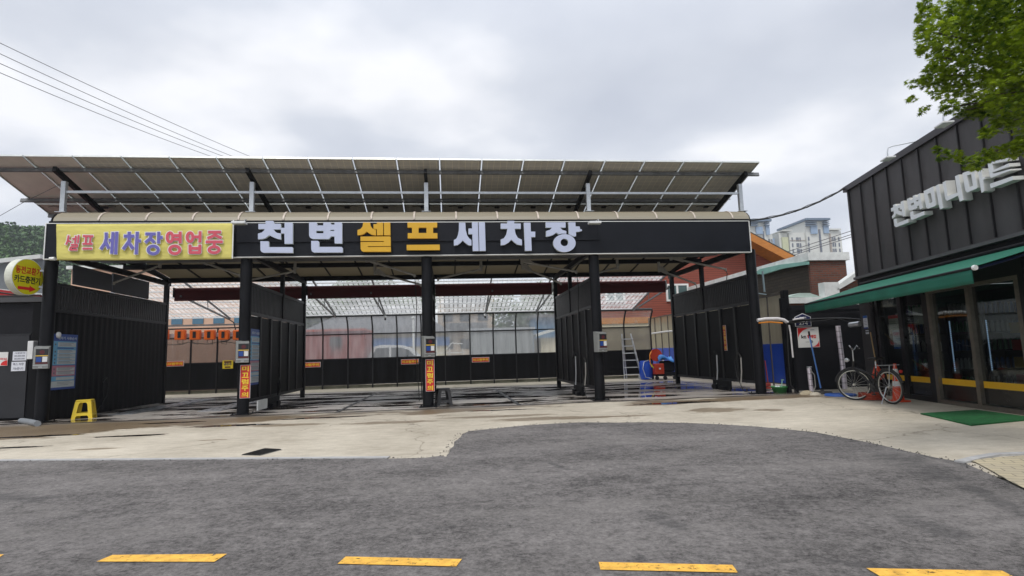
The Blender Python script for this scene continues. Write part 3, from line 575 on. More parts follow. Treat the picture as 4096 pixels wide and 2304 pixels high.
sp1 = solar(False, SM); sp2 = solar(True, SM); spx = solar(False, SM2)
y2 = -.286+2.02*math.cos(tilt)
for i in range(18):
    x = -10.96+1.0118*i; loc = (x, -.286, zp(-.286)); loc2 = (x, y2, zp(y2))
    if i == 0: spx.location = loc; spx['label'] = 'paler leftmost solar panel of the front row, cut by the frame'; del spx['group']
    elif i == 1: q = dup(spx, loc, 'pale solar panel second from the left end, over the leftmost post')
    elif i == 2: sp1.location = loc
    elif i == 17: q = dup(sp1, loc, 'rightmost solar panel of the front row, at the free corner'); del q['group']
    else: dup(sp1, loc)
    if i == 0: sp2.location = loc2
    else: dup(sp2, loc2)
rk = thing('solar_rack', 'galvanized frame of posts, rails and black rafters holding the solar panels', 'rack', (0, 0, 4.6))
for y, x0, x1 in ((.13, -11.2, 7.42), (1.38, -11.12, 6.95), (2.10, -10.95, 6.9), (3.3, -10.95, 6.9)):
    mb = MB(); z = zp(y)-.004; mb.bar((x0, y, z-.05), (x1, y, z-.05), .045, .09, up=(0, math.sin(tilt), math.cos(tilt))); mesh('rail', mb, M['galv_d'], rk)
    mb = MB()
    for i in range(19): mb.box(-10.985+1.0118*i, -10.945+1.0118*i, y-.035, y+.035, z-.005, z-.001)
    mesh('rail_clamp', mb, sf, rk)
for x in XC:
    mb = MB(); mb.bar((x, -.12, zp(-.12)-.175), (x, 3.6, zp(3.6)-.175), .075, .12); mesh('rafter', mb, M['black'], rk)
    mb = MB(); mb.box(x-.05, x+.05, .20, .30, 4.66, zp(.25)-.25); p_ = mesh('post', mb, M['galv'], rk, bevel=.004)
    mb = MB(); mb.box(x-.11, x+.11, .14, .36, 4.655, 4.668); mesh('foot_plate', mb, M['galv'], p_)
    mb = MB(); mb.box(x-.045, x+.045, 3.2, 3.3, 4.12, zp(3.25)-.25); mesh('post', mb, M['galv'], rk)
mb = MB(); mb.bar((-9.38, .25, 5.15), (6.9, .25, 5.15), .04, .055); mesh('tie_bar', mb, M['galv'], rk)
# ------------------------------------------------------------------ bay partitions
louv = mat('black_louver', (.009, .009, .011), .5, .1, .3, 4, .1, 40)
stud = mat('black_stud', (.006, .006, .007), .5, 0, .2, 3)
frm = mat('partition_frame', (.018, .019, .022), .45, .2, .3, 4, .1, 50)
def partition(label, x, legs=True):
    t = thing('partition_wall', label, 'partition', (x, 0, 0))
    mb = MB(); mb.box(x-.018, x+.018, .12, 5.05, .28, 2.22); mesh('panel', mb, M['blackpanel'], t)
    mb = MB()
    for z in (.24, 2.24, 2.93): mb.box(x-.035, x+.035, .13, 5.06, z, z+.07)
    mesh('rail', mb, frm, t)
    for i in range(1, 6):
        y = .13+i*.82; mb = MB(); mb.box(x-.05, x+.05, y-.05, y+.05, .31, 2.235); mesh('stud', mb, stud, t)
    mb = MB()
    for i in range(48):
        y = .17+i*.102; mb.obox((x, y, 2.62), (.022, .012, 0), (-.003, .036, 0), (0, 0, .305))
    mesh('louver', mb, louv, t)
    return t
t1 = thing('partition_wall', 'solid black corrugated wall closing the left side of the first bay', 'partition', (-9.42, 0, 0))
mb = MB()
def corr(u, v):
    y = .1+5.0*u; return V((-9.38+.004*math.copysign(min(1, abs(math.sin(y*2*math.pi/.22))*1.6), math.sin(y*2*math.pi/.22)), y, .02+2.36*v))
mb.grid(corr, 180, 1, False); w_ = mesh('panel', mb, M['blackpanel'], t1); w_.modifiers.new('s', 'SOLIDIFY').thickness = .02
mb = MB(); mb.box(-9.44, -9.37, .12, 5.06, 2.385, 2.45); mb.box(-9.44, -9.37, .12, 5.06, 2.98, 3.04); mesh('rail', mb, frm, t1)
mb = MB()
for i in range(48): mb.obox((-9.40, .17+i*.102, 2.715), (.022, .012, 0), (-.003, .036, 0), (0, 0, .262))
mesh('louver', mb, louv, t1)
mb = MB(); c = [at(*q, X=-9.36) for q in ((290, 1058), (445, 1098), (446, 1166), (288, 1137))]; mb.prism([c], (.02, 0, 0)); mesh('screen_sheet', mb, mat('slate_sheet', (.07, .08, .10), .5, 0, .2, 2), t1)
mb = MB(); mb.box(-9.43, -9.39, 2.25, 4.03, 3.06, 3.56); mesh('upper_panel', mb, mat('slate_sheet', (.035, .042, .056), .5, 0, .2, 2), t1)
partition('black steel partition with studs and louvres between the first and second bays', XC[1])
partition('black partition seen almost edge-on behind the middle column', XC[2])
partition('black steel partition with studs and louvres between the third and fourth bays', XC[3])
partition('black steel partition closing the right side of the fourth bay', XC[4])
# ------------------------------------------------------------------ payment boxes on the columns
cs = mat('kiosk_casing', (.30, .31, .30), .45, .3, .12, 10); kp = mat('kiosk_panel', (.02, .02, .022), .3); ky = mat('kiosk_yellow', (.75, .5, .08), .5); kbx = mat('kiosk_blue', (.02, .07, .30), .4); krd = mat('kiosk_dark_red', (.10, .015, .02), .5)
def kiosk(label, x):
    t = thing('payment_box', label, 'payment box', (x, -.12, 1.14), 'payment boxes on the wash bay columns')
    mb = MB(); mb.box(-.125, .135, -.20, -.02, 0, .45); mb.prism([[V((-.125, -.20, .452)), V((-.125, -.02, .452)), V((-.125, -.02, .49))]], (.26, 0, 0)); mesh('casing', mb, cs, t, bevel=.008, local=True)
    mb = MB(); mb.box(-.085, .125, -.206, -.201, .10, .42); pn = mesh('display_panel', mb, kp, t, local=True)
    mb = MB(); mb.box(-.085, .125, -.209, -.2065, .265, .285); mesh('stripe', mb, ky, pn, local=True)
    mb = MB(); mb.box(-.075, .015, -.209, -.2065, .145, .25); mesh('screen', mb, kbx, pn, local=True)
    mb = MB(); mb.box(.03, .115, -.209, -.2065, .145, .255); mesh('card_slot', mb, M['white'], pn, local=True); t.rotation_euler = (0, 0, .42)
    mb = MB(); mb.box(-.085, .125, -.209, -.2065, .103, .135); mb.lathe([(.045, -.209), (.045, -.2065)], (.02, 0, .35), 12, 'y'); mesh('emblem', mb, krd, pn, local=True)
    mb = MB(); mb.box(-.12, .13, -.214, -.201, .07, .08); mb.box(-.03, .03, -.206, -.201, .03, .045); mesh('tray', mb, M['alu'], t, local=True)
    return t
k1 = kiosk('grey card payment box on the leftmost column', XC[0]+.0); k1.location.y = -.08
for i, lb in ((1, 'grey card payment box on the column between the first and second bays'), (2, 'grey card payment box on the middle column'), (3, 'grey card payment box on the column between the third and fourth bays')):
    dup(k1, (XC[i]-.03, -.08, 1.14), lb)
# ------------------------------------------------------------------ warning signs
rsg = mat('sign_red', (.55, .025, .018), .4, 0, .08, 5); ysg = mat('sign_yellow', (.80, .60, .04), .4, 0, .05, 5); wsg = mat('sign_white', (.7, .7, .68), .4)
def vsign(label, x, y, z0, z1, w, uxx=(1, 0, 0), grp=None):
    ux = V(uxx); nn = ux.cross(V((0, 0, 1))); o = V((x, y, z0)); t = thing('warning_sign', label, 'sign', o, grp)
    mb = MB(); h = z1-z0; c = o+nn*.002
    mb.obox(o+V((0, 0, h/2)), ux*w/2, nn*.004, V((0, 0, h/2))); mesh('border', mb, wsg, t)
    mb = MB(); mb.obox(o+V((0, 0, h/2))+nn*.0055, ux*(w/2-.008), nn*.001, V((0, 0, h/2-.008))); mesh('board', mb, rsg, t)
    for i, ch in enumerate('미끄럼주의'):
        s = h/5*.78; zz = z1-.012-(i+1)*(h-.02)/5+.012; mesh('lettering', text(ch, o+V((0, 0, zz-z0))-ux*(w*.33), ux, (0, 0, 1), w*.66, s, .002, .008, .03), ysg, t)
    return t
vsign('upright red sign with yellow Korean lettering on the second column', at(980, 1500, Y=-.16).x, -.135, .36, 1.09, .22)
vsign('upright red sign with yellow Korean lettering on the middle column', at(1720, 1500, Y=-.16).x, -.135, .36, 1.09, .20)
vp = at(2902, 1355, X=6.87); vsign('small faded upright red sign on the right partition', 6.86, vp.y, at(2905, 1402, X=6.87).z, at(2897, 1301, X=6.87).z, .16, (0, -1, 0))
# ------------------------------------------------------------------ rear screen wall, straight in the first bay and curved beyond
poly = sheetmat('dusty_polycarbonate', (.76, .79, .82), .40, .35, None, .6, 1)
polyd = sheetmat('grimy_brown_polycarbonate', (.24, .22, .18), .86, .5, None, .4)
polyc = sheetmat('clear_top_glazing', (.8, .8, .72), .25, .3, None, .6)
rfm = mat('screen_frame', (.008, .008, .010), .45, .1, .2, 5)
YR = 9.7
def curve(z):   # top leans in toward the bays
    if z < 2.1: return YR
    a = (z-2.1)/.75; return YR - .42*a*a
def screen(label, xs, ztop, curved, glz, upper=None):
    x0, x1 = xs[0], xs[-1]; t = thing('rear_screen_wall', label, 'screen wall', ((x0+x1)/2, YR, 0))
    yy = curve if curved else (lambda z: YR)
    mb = MB(); mb.box(x0, x1, YR-.02, YR+.02, .16, 1.16); mesh('lower_panel', mb, M['blackpanel'], t)
    zs = [1.16, 2.14]+([2.3, 2.45, 2.6, 2.72, 2.80] if curved else [ztop])
    for i, x in enumerate(xs):
        mb = MB(); mb.box(x-.025, x+.025, YR-.03, YR+.03, 0, 2.1)
        pts = [(x, yy(z), z) for z in ([2.1, 2.2, 2.35, 2.5, 2.65, 2.8] if curved else [2.1, ztop])]
        for a, b in zip(pts, pts[1:]): mb.bar(a, b, .05, .05, up=(1, 0, 0))
        mesh('post', mb, rfm, t)
    mb = MB()
    for z, w in ((1.16, .04), (2.13, .045), (ztop, .05), (.16, .04)): mb.bar((x0, yy(z)-.005, z), (x1, yy(z)-.005, z), w, w)
    mesh('cross_rail', mb, rfm, t)
    for i in range(len(xs)-1):
        a, b = xs[i]+.026, xs[i+1]-.026
        mb = MB(); mb.grid(lambda u, v: (a+(b-a)*u, YR+.01, 1.18+.93*v), 1, 1); mesh('pane', mb, glz, t)
        mb = MB(); mb.grid(lambda u, v: (a+(b-a)*u, yy(2.15+(ztop-.03-2.15)*v)+.01, 2.15+(ztop-.03-2.15)*v), 1, 8); mesh('pane', mb, upper or glz, t)
    mb = MB(); mb.box(x0, x1, YR+.05, YR+.2, 0, .12); mesh('plinth', mb, mat('mossy_concrete', (.22, .22, .17), .9, 0, .3, 3, .2), t)
    return t
screen('straight black-framed screen wall with dusty panes behind the first bay', [-12.55, -11.58, -10.62, -9.65, -8.7, -7.75], 2.5, False, sheetmat('warm_dusty_polycarbonate', (.56, .48, .42), .28, .35, None, .6, 1))
screen('curved-top black-framed screen wall with dusty panes behind the middle bays', [-7.62, -6.65, -5.68, -4.71, -3.75, -2.79, -1.83, -.88, .13, 1.08, 2.01, 2.92, 3.85, 4.8], 2.82, True, poly)
screen('curved-top black-framed screen wall with grimy panes behind the ladder', [4.86, 5.45, 6.6, 7.75], 2.82, True, polyd, polyc)
# side screen right of the fourth bay
ss_ = thing('side_screen_wall', 'grimy translucent side screen with a bright blue lower half, right of the bays', 'screen wall', (8.45, 5, 0))
blue = mat('blue_sheet', (.012, .075, .52), .35, 0, .12, 2, .1, 8)
mb = MB(); mb.box(8.43, 8.46, 1.15, 11.7, .12, 1.22); mesh('lower_panel', mb, blue, ss_)
mb = MB(); mb.grid(lambda u, v: (8.45, 1.15+10.55*u, 1.22+1.35*v), 1, 1); mesh('pane', mb, sheetmat('grimy_cream_polycarbonate', (.42, .38, .28), .82, .5, None, .4, 1), ss_)
mb = MB()
for i in range(15):
    y = 1.15+i*.753; mb.bar((8.42, y, .05), (8.42, y, 2.57), .03, .03)
mb.bar((8.42, 1.15, 2.58), (8.42, 11.7, 2.58), .04, .04); mb.bar((8.42, 1.15, .12), (8.42, 11.7, .12), .03, .03)
mesh('frame', mb, mat('rusty_grey_frame', (.12, .11, .10), .6, .3, .3, 5), ss_)
mb = MB(); mb.box(8.36, 8.50, .98, 1.14, 0, 2.66); mesh('end_post', mb, M['black'], ss_)
# ------------------------------------------------------------------ lean-to roof of clear sheet behind the bays
ll = thing('lean_to_roof', 'sloping see-through sheet roof on white battens behind the wash bays', 'roof', (-1.2, 7.5, 3))
def lz(y): return 3.85-.244*(y-5.3)
clr = sheetmat('clear_corrugated_sheet', (.95, .96, .95), .56, .25, (.17, .42), .9)
mb = MB(); mb.grid(lambda u, v: (-11.8+(6.9+11.8)*u, 5.2+4.15*v, lz(5.2+4.15*v)+.03), 1, 1); sh = mesh('sheet', mb, clr, ll)
for y in (5.4, 5.92, 6.48, 7.04, 7.59, 8.2, 8.78, 9.28):
    mb = MB(); mb.bar((-11.85, y, lz(y)), (6.95, y, lz(y)), .035, .04); mesh('batten', mb, mat('white_batten', (.86, .87, .87), .5, 0, .08, 8), ll)
mb = MB(); mb.bar((-7.6, 9.40, 2.86), (7.75, 9.40, 2.86), .07, .08); mb.bar((-12.5, 9.62, 2.62), (-7.65, 9.62, 2.62), .06, .06); mesh('eave_beam', mb, M['galv_d'], ll)
for x in (-9.09, -5.12, -3.22, .76, 2.83, 6.89):
    mb = MB(); mb.bar((x, 5.3, 3.80), (x, 9.38, 2.84), .045, .05); mb.bar((x, 5.3, 3.28), (x, 9.3, 2.80), .045, .05)
    for y in (6.2, 7.3): mb.bar((x, y, lz(y)-.04), (x, y+.05, 3.28-.12*(y-5.3)), .02)
    mesh('truss', mb, M['galv_d'], ll)
# hanging dark red rolled awnings
rd = mat('dark_red_canvas', (.10, .006, .008), .7, 0, .3, 2, .2, 15, stretch=(.3, 3, 3))
for (a, b, lb) in ((-9.3, -5.34, 'dark red rolled awning across the back of the first bay'), (-5.24, -1.26, 'dark red rolled awning across the back of the second bay'), (-1.14, 2.78, 'dark red rolled awning across the back of the third bay'), (2.96, 6.8, 'dark red rolled awning across the back of the fourth bay')):
    t = thing('rolled_awning', lb, 'awning', ((a+b)/2, 5.35, 3.1), 'rolled awnings behind the bays')
    mb = MB(); mb.tube([(a, 5.42, 3.46), (b, 5.42, 3.46)], .085, 14); mb.box(a, b, 5.36, 5.40, 3.13, 3.44); mesh('canvas', mb, rd, t)
    for x_ in (a-.022, b+.022): mb = MB(); mb.box(x_-.018, x_+.018, 5.33, 5.5, 3.25, 3.55); mesh('bracket', mb, M['black'] if x_ < b else M['white'], t)
# horizontal warning signs on the rear wall
for (x0, y0, x1, y1, lb) in ((650, 1443, 735, 1467, 'flat red warning sign on the rear wall of the first bay'), (1196, 1448, 1282, 1471, 'flat red warning sign beside the rear post of the second bay'), (1604, 1438, 1675, 1458, 'flat red warning sign with a curling corner left of the middle column'), (1888, 1430, 1957, 1450, 'flat red warning sign on the rear wall of the third bay')):
    p, q = at(x0, y1, Y=YR-.06), at(x1, y0, Y=YR-.06); t = thing('warning_sign', lb, 'sign', p, 'flat warning signs on the rear wall'); h = .2
    mb = MB(); mb.box(p.x, q.x, YR-.05, YR-.035, p.z, p.z+h); mesh('border', mb, wsg, t)
    mb = MB(); mb.box(p.x+.015, q.x-.015, YR-.055, YR-.051, p.z+.015, p.z+h-.015); mesh('board', mb, rsg, t)
    mesh('lettering', text('미끄럼주의', (p.x+.05, YR-.055, p.z+.045), (1, 0, 0), (0, 0, 1), q.x-p.x-.10, h-.09, .003, .002, .03), ysg, t)
p, q = at(889, 1475, Y=YR-.06), at(932, 1441, Y=YR-.06); t = thing('notice_sign', 'small yellow notice with a blue line between two dark red bars on the rear wall', 'sign', p)
mb = MB(); mb.box(p.x, q.x, YR-.05, YR-.035, p.z, q.z); mesh('board', mb, ysg, t)
mb = MB(); w = q.x-p.x; mb.box(p.x+.06, q.x-.06, YR-.055, YR-.0515, q.z-.09, q.z-.03); mb.box(p.x+.09, q.x-.09, YR-.055, YR-.0515, p.z+.03, p.z+.08); mesh('bar', mb, krd, t)
mesh('lettering', text('냉온수', (p.x+.05, YR-.052, p.z+.12), (1, 0, 0), (0, 0, 1), w-.1, .1, .003, .002, .03), mat('ink_navy', (.02, .03, .12), .5), t)
# orange wall units
og = mat('orange_plastic', (.80, .14, .012), .35, 0, .08, 6)
def unit(label, px):
    p = at(px, 1362, Y=9.25); t = thing('dryer_unit', label, 'wall unit', (p.x, 9.3, p.z), 'orange units on the rear wall of the first bay')
    mb = MB(); mb.box(-.01, .36, -.14, .06, .02, .40); mesh('casing', mb, og, t, bevel=.03, local=True)
    mb = MB(); mb.box(.12, .23, -.155, -.141, .09, .33); mesh('display', mb, kp, t, local=True)
    mb = MB(); mb.tube([(.1, -.04, .02), (.08, -.04, -.1), (.28, -.04, -.16), (.27, -.04, .02)], .012, 6); mesh('cable', mb, jb, t, local=True); return t
for px, lb in ((632, 'orange wall unit peeking past the left wall'), (701, 'orange wall unit with black display, first full one from the left'), (761, 'orange wall unit with black display, second full one from the left'), (819, 'orange wall unit above the dividing post, third full one'), (876, 'orange wall unit above the yellow notice'), (934, 'orange wall unit half behind the second column')): unit(lb, px)
mb = MB(); mb.box(-12.2, -8.0, 9.36, 9.40, 2.16, 2.30); one('mounting_rail', 'grey steel rail carrying the orange units', 'rail', mb, M['galv'], base=(-10, 9.4, 2.2))
mb = MB(); pts = [(-12, 9.45, 1.92)]+[(-12+i*.35, 9.45, 1.92+.05*math.sin(i*1.9)) for i in range(1, 12)]; mb.tube(pts, .014, 6)
pts = [at(*q, Y=9.2) for q in ((905, 1270), (935, 1290), (942, 1315), (935, 1345), (912, 1362), (880, 1368))]; mb.tube(pts, .022, 6); one('cable', 'black cable looping along the rear wall under the orange units', 'cable', mb, jb, base=(-10, 9.45, 1.9))
# ------------------------------------------------------------------ swing booms with hanging hoses
bo = mat('boom_grey_steel', (.40, .39, .36), .5, .3, .2, 6)
def boom(label, a, b, Y, drop=None, plate=True):
    A, B = at(*a, Y=Y), at(*b, Y=Y-.25); t = thing('hose_boom', label, 'boom', A, 'swing booms under the canopy')
    d = (B-A); mb = MB()
    if plate:
        c = A+d*.22; mb.prism([[A+V((-.05, -.02, .12)), A+V((.12, -.02, .10)), c+V((.05, -.02, .0)), c+V((0, -.02, -.05)), A+V((-.03, -.02, -.02))]], (0, .02, 0)); mb.lathe([(.04, 0), (.04, .3)], A+V((0, 0, -.06)), 10)
        mesh('pivot_plate', mb, bo, t)
    mb = MB(); mb.tube([A+d*.06, A+d*.5, B], .027, 8); mb.tube([B+V((0, 0, .03)), B+V((0, 0, -.05))], .03, 8); mesh('arm', mb, bo, t)
    if drop:
        C = V((B.x+.04, B.y, drop)); mb = MB(); mb.tube([B, B.lerp(C, .3)+V((.03, 0, 0)), B.lerp(C, .7)+V((-.02, 0, 0)), C], .011, 6); mesh('hose', mb, jb, t)
for a, b, Y, dr, lb in (((792, 1042), (960, 1101), 1.6, None, 'grey swing boom under the roof in the first bay'), ((640, 1062), (455, 1132), 2.2, None, 'grey boom reaching left to the wall in the first bay'),
        ((1467, 1040), (1659, 1101), 1.6, .5, 'upper grey swing boom in the second bay'), ((1500, 1090), (1685, 1139), 2.6, None, 'lower grey swing boom in the second bay'), ((1180, 1085), (990, 1122), 2.6, None, 'grey boom reaching left toward the second column'),
        ((2087, 1046), (2305, 1087), 1.6, 1.9, 'upper grey swing boom in the third bay'), ((2091, 1070), (2243, 1133), 2.6, None, 'lower grey swing boom in the third bay'), ((1924, 1076), (1752, 1116), 2.6, None, 'grey boom reaching left to the middle column'),
        ((2684, 1032), (2902, 1077), 1.6, 2.9, 'upper grey swing boom in the fourth bay'), ((2636, 1080), (2781, 1134), 2.6, 2.7, 'lower grey swing boom in the fourth bay'), ((2470, 1070), (2390, 1092), 2.2, None, 'short grey boom near the fourth column')): boom(lb, a, b, Y, dr)
# wall-mounted lance holders and hoses on the partitions
def lance(label, x, y, z0, z1, m_=None, dx=-.09):
    t = thing('spray_lance', label, 'spray lance', (x+dx, y, z0)); mb = MB(); mb.tube([(x+dx, y, z1), (x+dx, y+.02, (z0+z1)/2), (x+dx-.03, y+.06, z0)], .018, 8); mesh('tube', mb, m_ or M['galv'], t)
    mb = MB(); mb.tube([(x+dx, y, z1), (x+dx, y+.05, z1+.07), (x+dx, y+.16, z1+.12)], .022, 8); mb.tube([(x+dx, y+.16, z1+.12), (x+dx-.02, y+.3, z1-.1), (x+dx-.02, y+.25, .4), (x+dx-.05, y-.1, .03), (x+dx-.1, y-.5, .02)], .01, 6); mesh('grip', mb, jb, t)
p = at(2868, 1420, X=6.85); lance('white spray lance pipe on the right partition', XC[4], p.y, .1, p.z, M['white'])
p = at(2965, 1430, X=6.85); lance('grey spray lance leaning on the right partition', XC[4], p.y, .15, p.z, bo)
p = at(2302, 1425, X=2.77); lance('white spray lance pipe on the partition of the third bay', XC[3], p.y, .1, p.z, M['white'])
p = at(2342, 1450, X=2.77); lance('grey spray lance on the partition of the third bay', XC[3], p.y, .3, p.z, bo)
p = at(1110, 1530, X=-5.2); lance('dark spray lance on the partition of the second bay', XC[1], p.y, .1, p.z, M['black'], .1)
p = at(410, 1530, X=-9.3); lance('dark spray lance on the left wall of the first bay', XC[0], p.y, .2, p.z, M['black'], .12)
p = at(1660, 1480, Y=1.2); t = thing('spray_lance', 'black lance hanging left of the middle partition', 'spray lance', (-1.45, 1.2, .1)); mb = MB(); mb.tube([(-1.42, 1.2, 1.0), (-1.40, 1.2, .1)], .014, 6); mb.tube([(-1.50, 1.3, .98), (-1.49, 1.25, .5), (-1.47, 1.2, .05)], .01, 6); mb.tube([(-1.52, 1.25, 1.0), (-1.40, 1.22, 1.0)], .014, 6); mesh('tube', mb, jb, t)
for x, lb in ((XC[1], 'black mat clamp rack under the second bay partition'), (XC[3], 'black mat clamp rack under the third bay partition'), (XC[4], 'black mat clamp rack under the right partition')):
    t = thing('mat_washing_stand', lb, 'stand', (x-.02, 1.4, 0)); mb = MB(); s = .1 if x < 0 else -.1
    mb.box(x+s-.03, x+s+.03, 1.3, 2.3, .03, .26); mb.box(x+s-.12, x+s+.1, 1.5, 1.8, .0, .10); mb.box(x+s-.10, x+s+.08, 2.0, 2.2, 0, .14); mesh('frame', mb, M['black'], t, bevel=.01)
    mb = MB(); mb.lathe([(.05, -.03), (.05, .03)], (x+s, 1.35, .06), 12, 'x'); mb.lathe([(.05, -.03), (.05, .03)], (x+s, 2.35, .06), 12, 'x'); mesh('wheel', mb, jb, t)
mb = MB(); mb.obox((-5.02, .45, .17), (.015, 0, 0), (0, .33, 0), (0, 0, .11)); one('splash_board', 'small white board at the foot of the second column', 'board', mb, M['whitew'], base=(-5.02, .45, 0))
# dome cameras at the rear eave
for px, py, lb in ((1541, 1276, 'small white dome camera at the back of the second bay'), (1941, 1268, 'small white dome camera at the back of the third bay')):
    p = at(px, py, Y=9.2); t = thing('security_camera', lb, 'camera', p); mb = MB(); mb.lathe([(.0, .12), (.05, .12), (.05, .05), (.035, .04)], p, 12); mb.bar(p+V((0, 0, .12)), p+V((0, .18, .12)), .03); mesh('housing', mb, M['white'], t)
    mb = MB(); mb.lathe([(.001, -.055), (.025, -.045), (.04, -.01), (.035, .03), (.001, .035)], p, 12, caps=False); mesh('dome', mb, jb, t)
# floodlights on the fascia
def flood(label, px, py, Y=-.45, s=1.0, dirx=1, far=(0, .25, .05)):
    p = at(px, py, Y=Y); t = thing('floodlight', label, 'floodlight', p); mb = MB(); mb.box(p.x-.15*s, p.x+.15*s, p.y-.10*s, p.y+.07*s, p.z-.025*s, p.z+.03*s); mesh('housing', mb, M['white'], t, bevel=.012)
    mb = MB(); mb.box(p.x-.13*s, p.x+.13*s, p.y-.085*s, p.y+.055*s, p.z-.032*s, p.z-.0255*s); mesh('lens', mb, mat('lamp_glass', (.5, .52, .45), .2), t)
    mb = MB(); mb.tube([p+V((dirx*.1*s, 0, .05*s)), p+V((dirx*.12*s, .05, .10*s)), p+V(far)], .012, 6); mesh('arm', mb, M['galv'], t); return t
flood('white floodlight over the right end of the banner', 958, 893); flood('white floodlight over the last letter of the fascia', 2378, 892)
# ------------------------------------------------------------------ left neighbours
dkw = mat('dark_grey_cladding', (.013, .013, .016), .6, 0, .3, 1.5, .15, 30, .2)
nb = thing('side_building', 'dark grey clad building with a folding door at the left edge', 'building', (-12, .9, 0))
mb = MB(); mb.box(-16, -10.02, .90, 6, .02, 2.68); mesh('wall', mb, dkw, nb)
mb = MB(); mb.box(-10.0, -9.62, .4, 5.2, .0, 2.62); mesh('return_wall', mb, M['blackpanel'], nb)
mb = MB(); mb.box(-16, -10.36, .87, .895, .05, 1.92); d_ = mesh('door', mb, mat('door_dark', (.018, .019, .023), .5, 0, .25, 2, .1, 20), nb)
mb = MB(); mb.box(-16, -10.33, .865, .885, 1.925, 1.96); mesh('door_rail', mb, frm, d_)
gr = mat('grey_slab', (.07, .07, .075), .8, 0, .15, 2)
mb = MB(); a0 = [at(*q, Y=.9) for q in ((0, 1215), (158, 1218), (160, 1196), (0, 1206))]; mb.box(-16, -9.9, .8, 5, 2.69, 2.80); mesh('roof_edge', mb, gr, nb)
# red striped awnings above it
rdm = mat('red_metal_band', (.38, .015, .018), .5, 0, .15, 2)
t = thing('red_canopy_band', 'red metal canopy band with dark cables across it, behind the round sign', 'canopy', (-13, 1.6, 2.9))
c = [at(*q, Y=1.6) for q in ((-60, 1150), (162, 1180), (162, 1196), (-60, 1178))]; mb = MB(); mb.prism([c], (0, 1.5, 0)); mesh('upper_band', mb, rdm, t)
c = [at(*q, Y=1.4) for q in ((-60, 1186), (85, 1200), (40, 1214), (-60, 1224))]; mb = MB(); mb.prism([c], (0, 1.5, 0)); mesh('lower_band', mb, rdm, t)
mb = MB()
for i in range(5): mb.tube([at(x, 1170+i*5+(i % 2)*5+(x/160)*12+4*math.sin(x/45+i), Y=1.35) for x in (-60, 0, 50, 100, 162)], .02, 6)
one('cable_bundle', 'black cables bundled along the red canopy at the left edge', 'cable', mb, jb, base=(-13, 1.35, 2.95))
gh = thing('greenhouse_roof', 'pale grey glazed gable roof behind the round sign', 'roof', (-14, 4, 3))
mb = MB(); c = [at(*q, Y=4) for q in ((-80, 1072), (170, 1032), (172, 1180), (-80, 1150))]; mb.prism([c], (0, .1, 0)); mesh('glazing', mb, sheetmat('pale_roof_glass', (.28, .30, .32), .8, .4, None, .4), gh)
mb = MB(); mb.bar(at(-80, 1055, Y=3.9), at(170, 1027, Y=3.9), .18, .12); mb.bar(at(-80, 1150, Y=3.9), at(172, 1178, Y=3.9), .05, .05); mesh('ridge', mb, M['whitew'], gh)
# notices on the left building
ink = mat('ink_grey', (.16, .17, .22), .7); paper = mat('white_paper', (.72, .74, .80), .6, 0, .04, 5)
def notice(label, px0, py0, px1, py1, Y, lines, m_=paper):
    p, q = at(px0, py1, Y=Y), at(px1, py0, Y=Y); t = thing('notice', label, 'notice', p); mb = MB(); mb.box(p.x, q.x, Y-.004, Y+.004, p.z, q.z); mesh('paper', mb, m_, t)
    w, h = q.x-p.x, q.z-p.z; n = len(lines)
    for i, s in enumerate(lines): mesh('lettering', text(s, (p.x+w*.12, Y-.004, q.z-h*(i+.85)/n*.94), (1, 0, 0), (0, 0, 1), w*.76, h*.55/n, .001, .001, .02), ink, t)
    return t
notice('upper white printed notice left of the first column', 50, 1405, 108, 1443, .855, ['사용문의', '000-0000-0000', '000-0000-0000'])
notice('lower white printed notice in larger letters left of the first column', 44, 1446, 103, 1485, .855, ['렉스 차량', '가능합니다'])
kred = mat('poster_red', (.62, .02, .02), .5, 0, .05, 4); kw = mat('poster_white', (.72, .72, .70), .5, 0, .04, 4)
p, q = at(-48, 1465, Y=.855), at(34, 1408, Y=.855); t = thing('poster', 'white poster with red corner swoosh cut by the left frame edge', 'poster', p)
mb = MB(); mb.box(p.x, q.x, .848, .857, p.z, q.z); mesh('sheet', mb, kw, t); w, h = q.x-p.x, q.z-p.z
mb = MB(); mb.prism([[V((q.x-.004, .846, p.z+.004)), V((q.x-.004, .846, p.z+h*.4))]+[V((q.x-w*.35*math.sin(a), .846, p.z+h*.4-h*.36*(1-math.cos(a)))) for a in (.4, .8, 1.2, 1.57)]], (0, .001, 0)); mesh('swoosh', mb, kred, t)
mesh('lettering', text('멤버십', (p.x+w*.45, .846, p.z+h*.42), (1, 0, 0), (0, 0, 1), w*.5, h*.16, .001, .001, .03), kred, t)
p, q = at(123, 1437, Y=.3), at(147, 1364, Y=.3); mb = MB(); mb.box(p.x-.02, q.x, .2, .35, p.z, q.z); one('switch_box', 'tall white switch box left of the first column', 'box', mb, M['white'], bevel=.01, base=(p.x, .3, p.z))
mb = MB(); mb.tube([at(85, 1683, Z=.05), at(120, 1688, Z=.05), at(150, 1695, Z=.05)], .06, 10); one('pipe_elbow', 'grey plastic pipe stub on the ground at the foot of the first column', 'pipe', mb, mat('grey_pvc', (.25, .27, .29), .4), base=(-9.9, .2, 0))
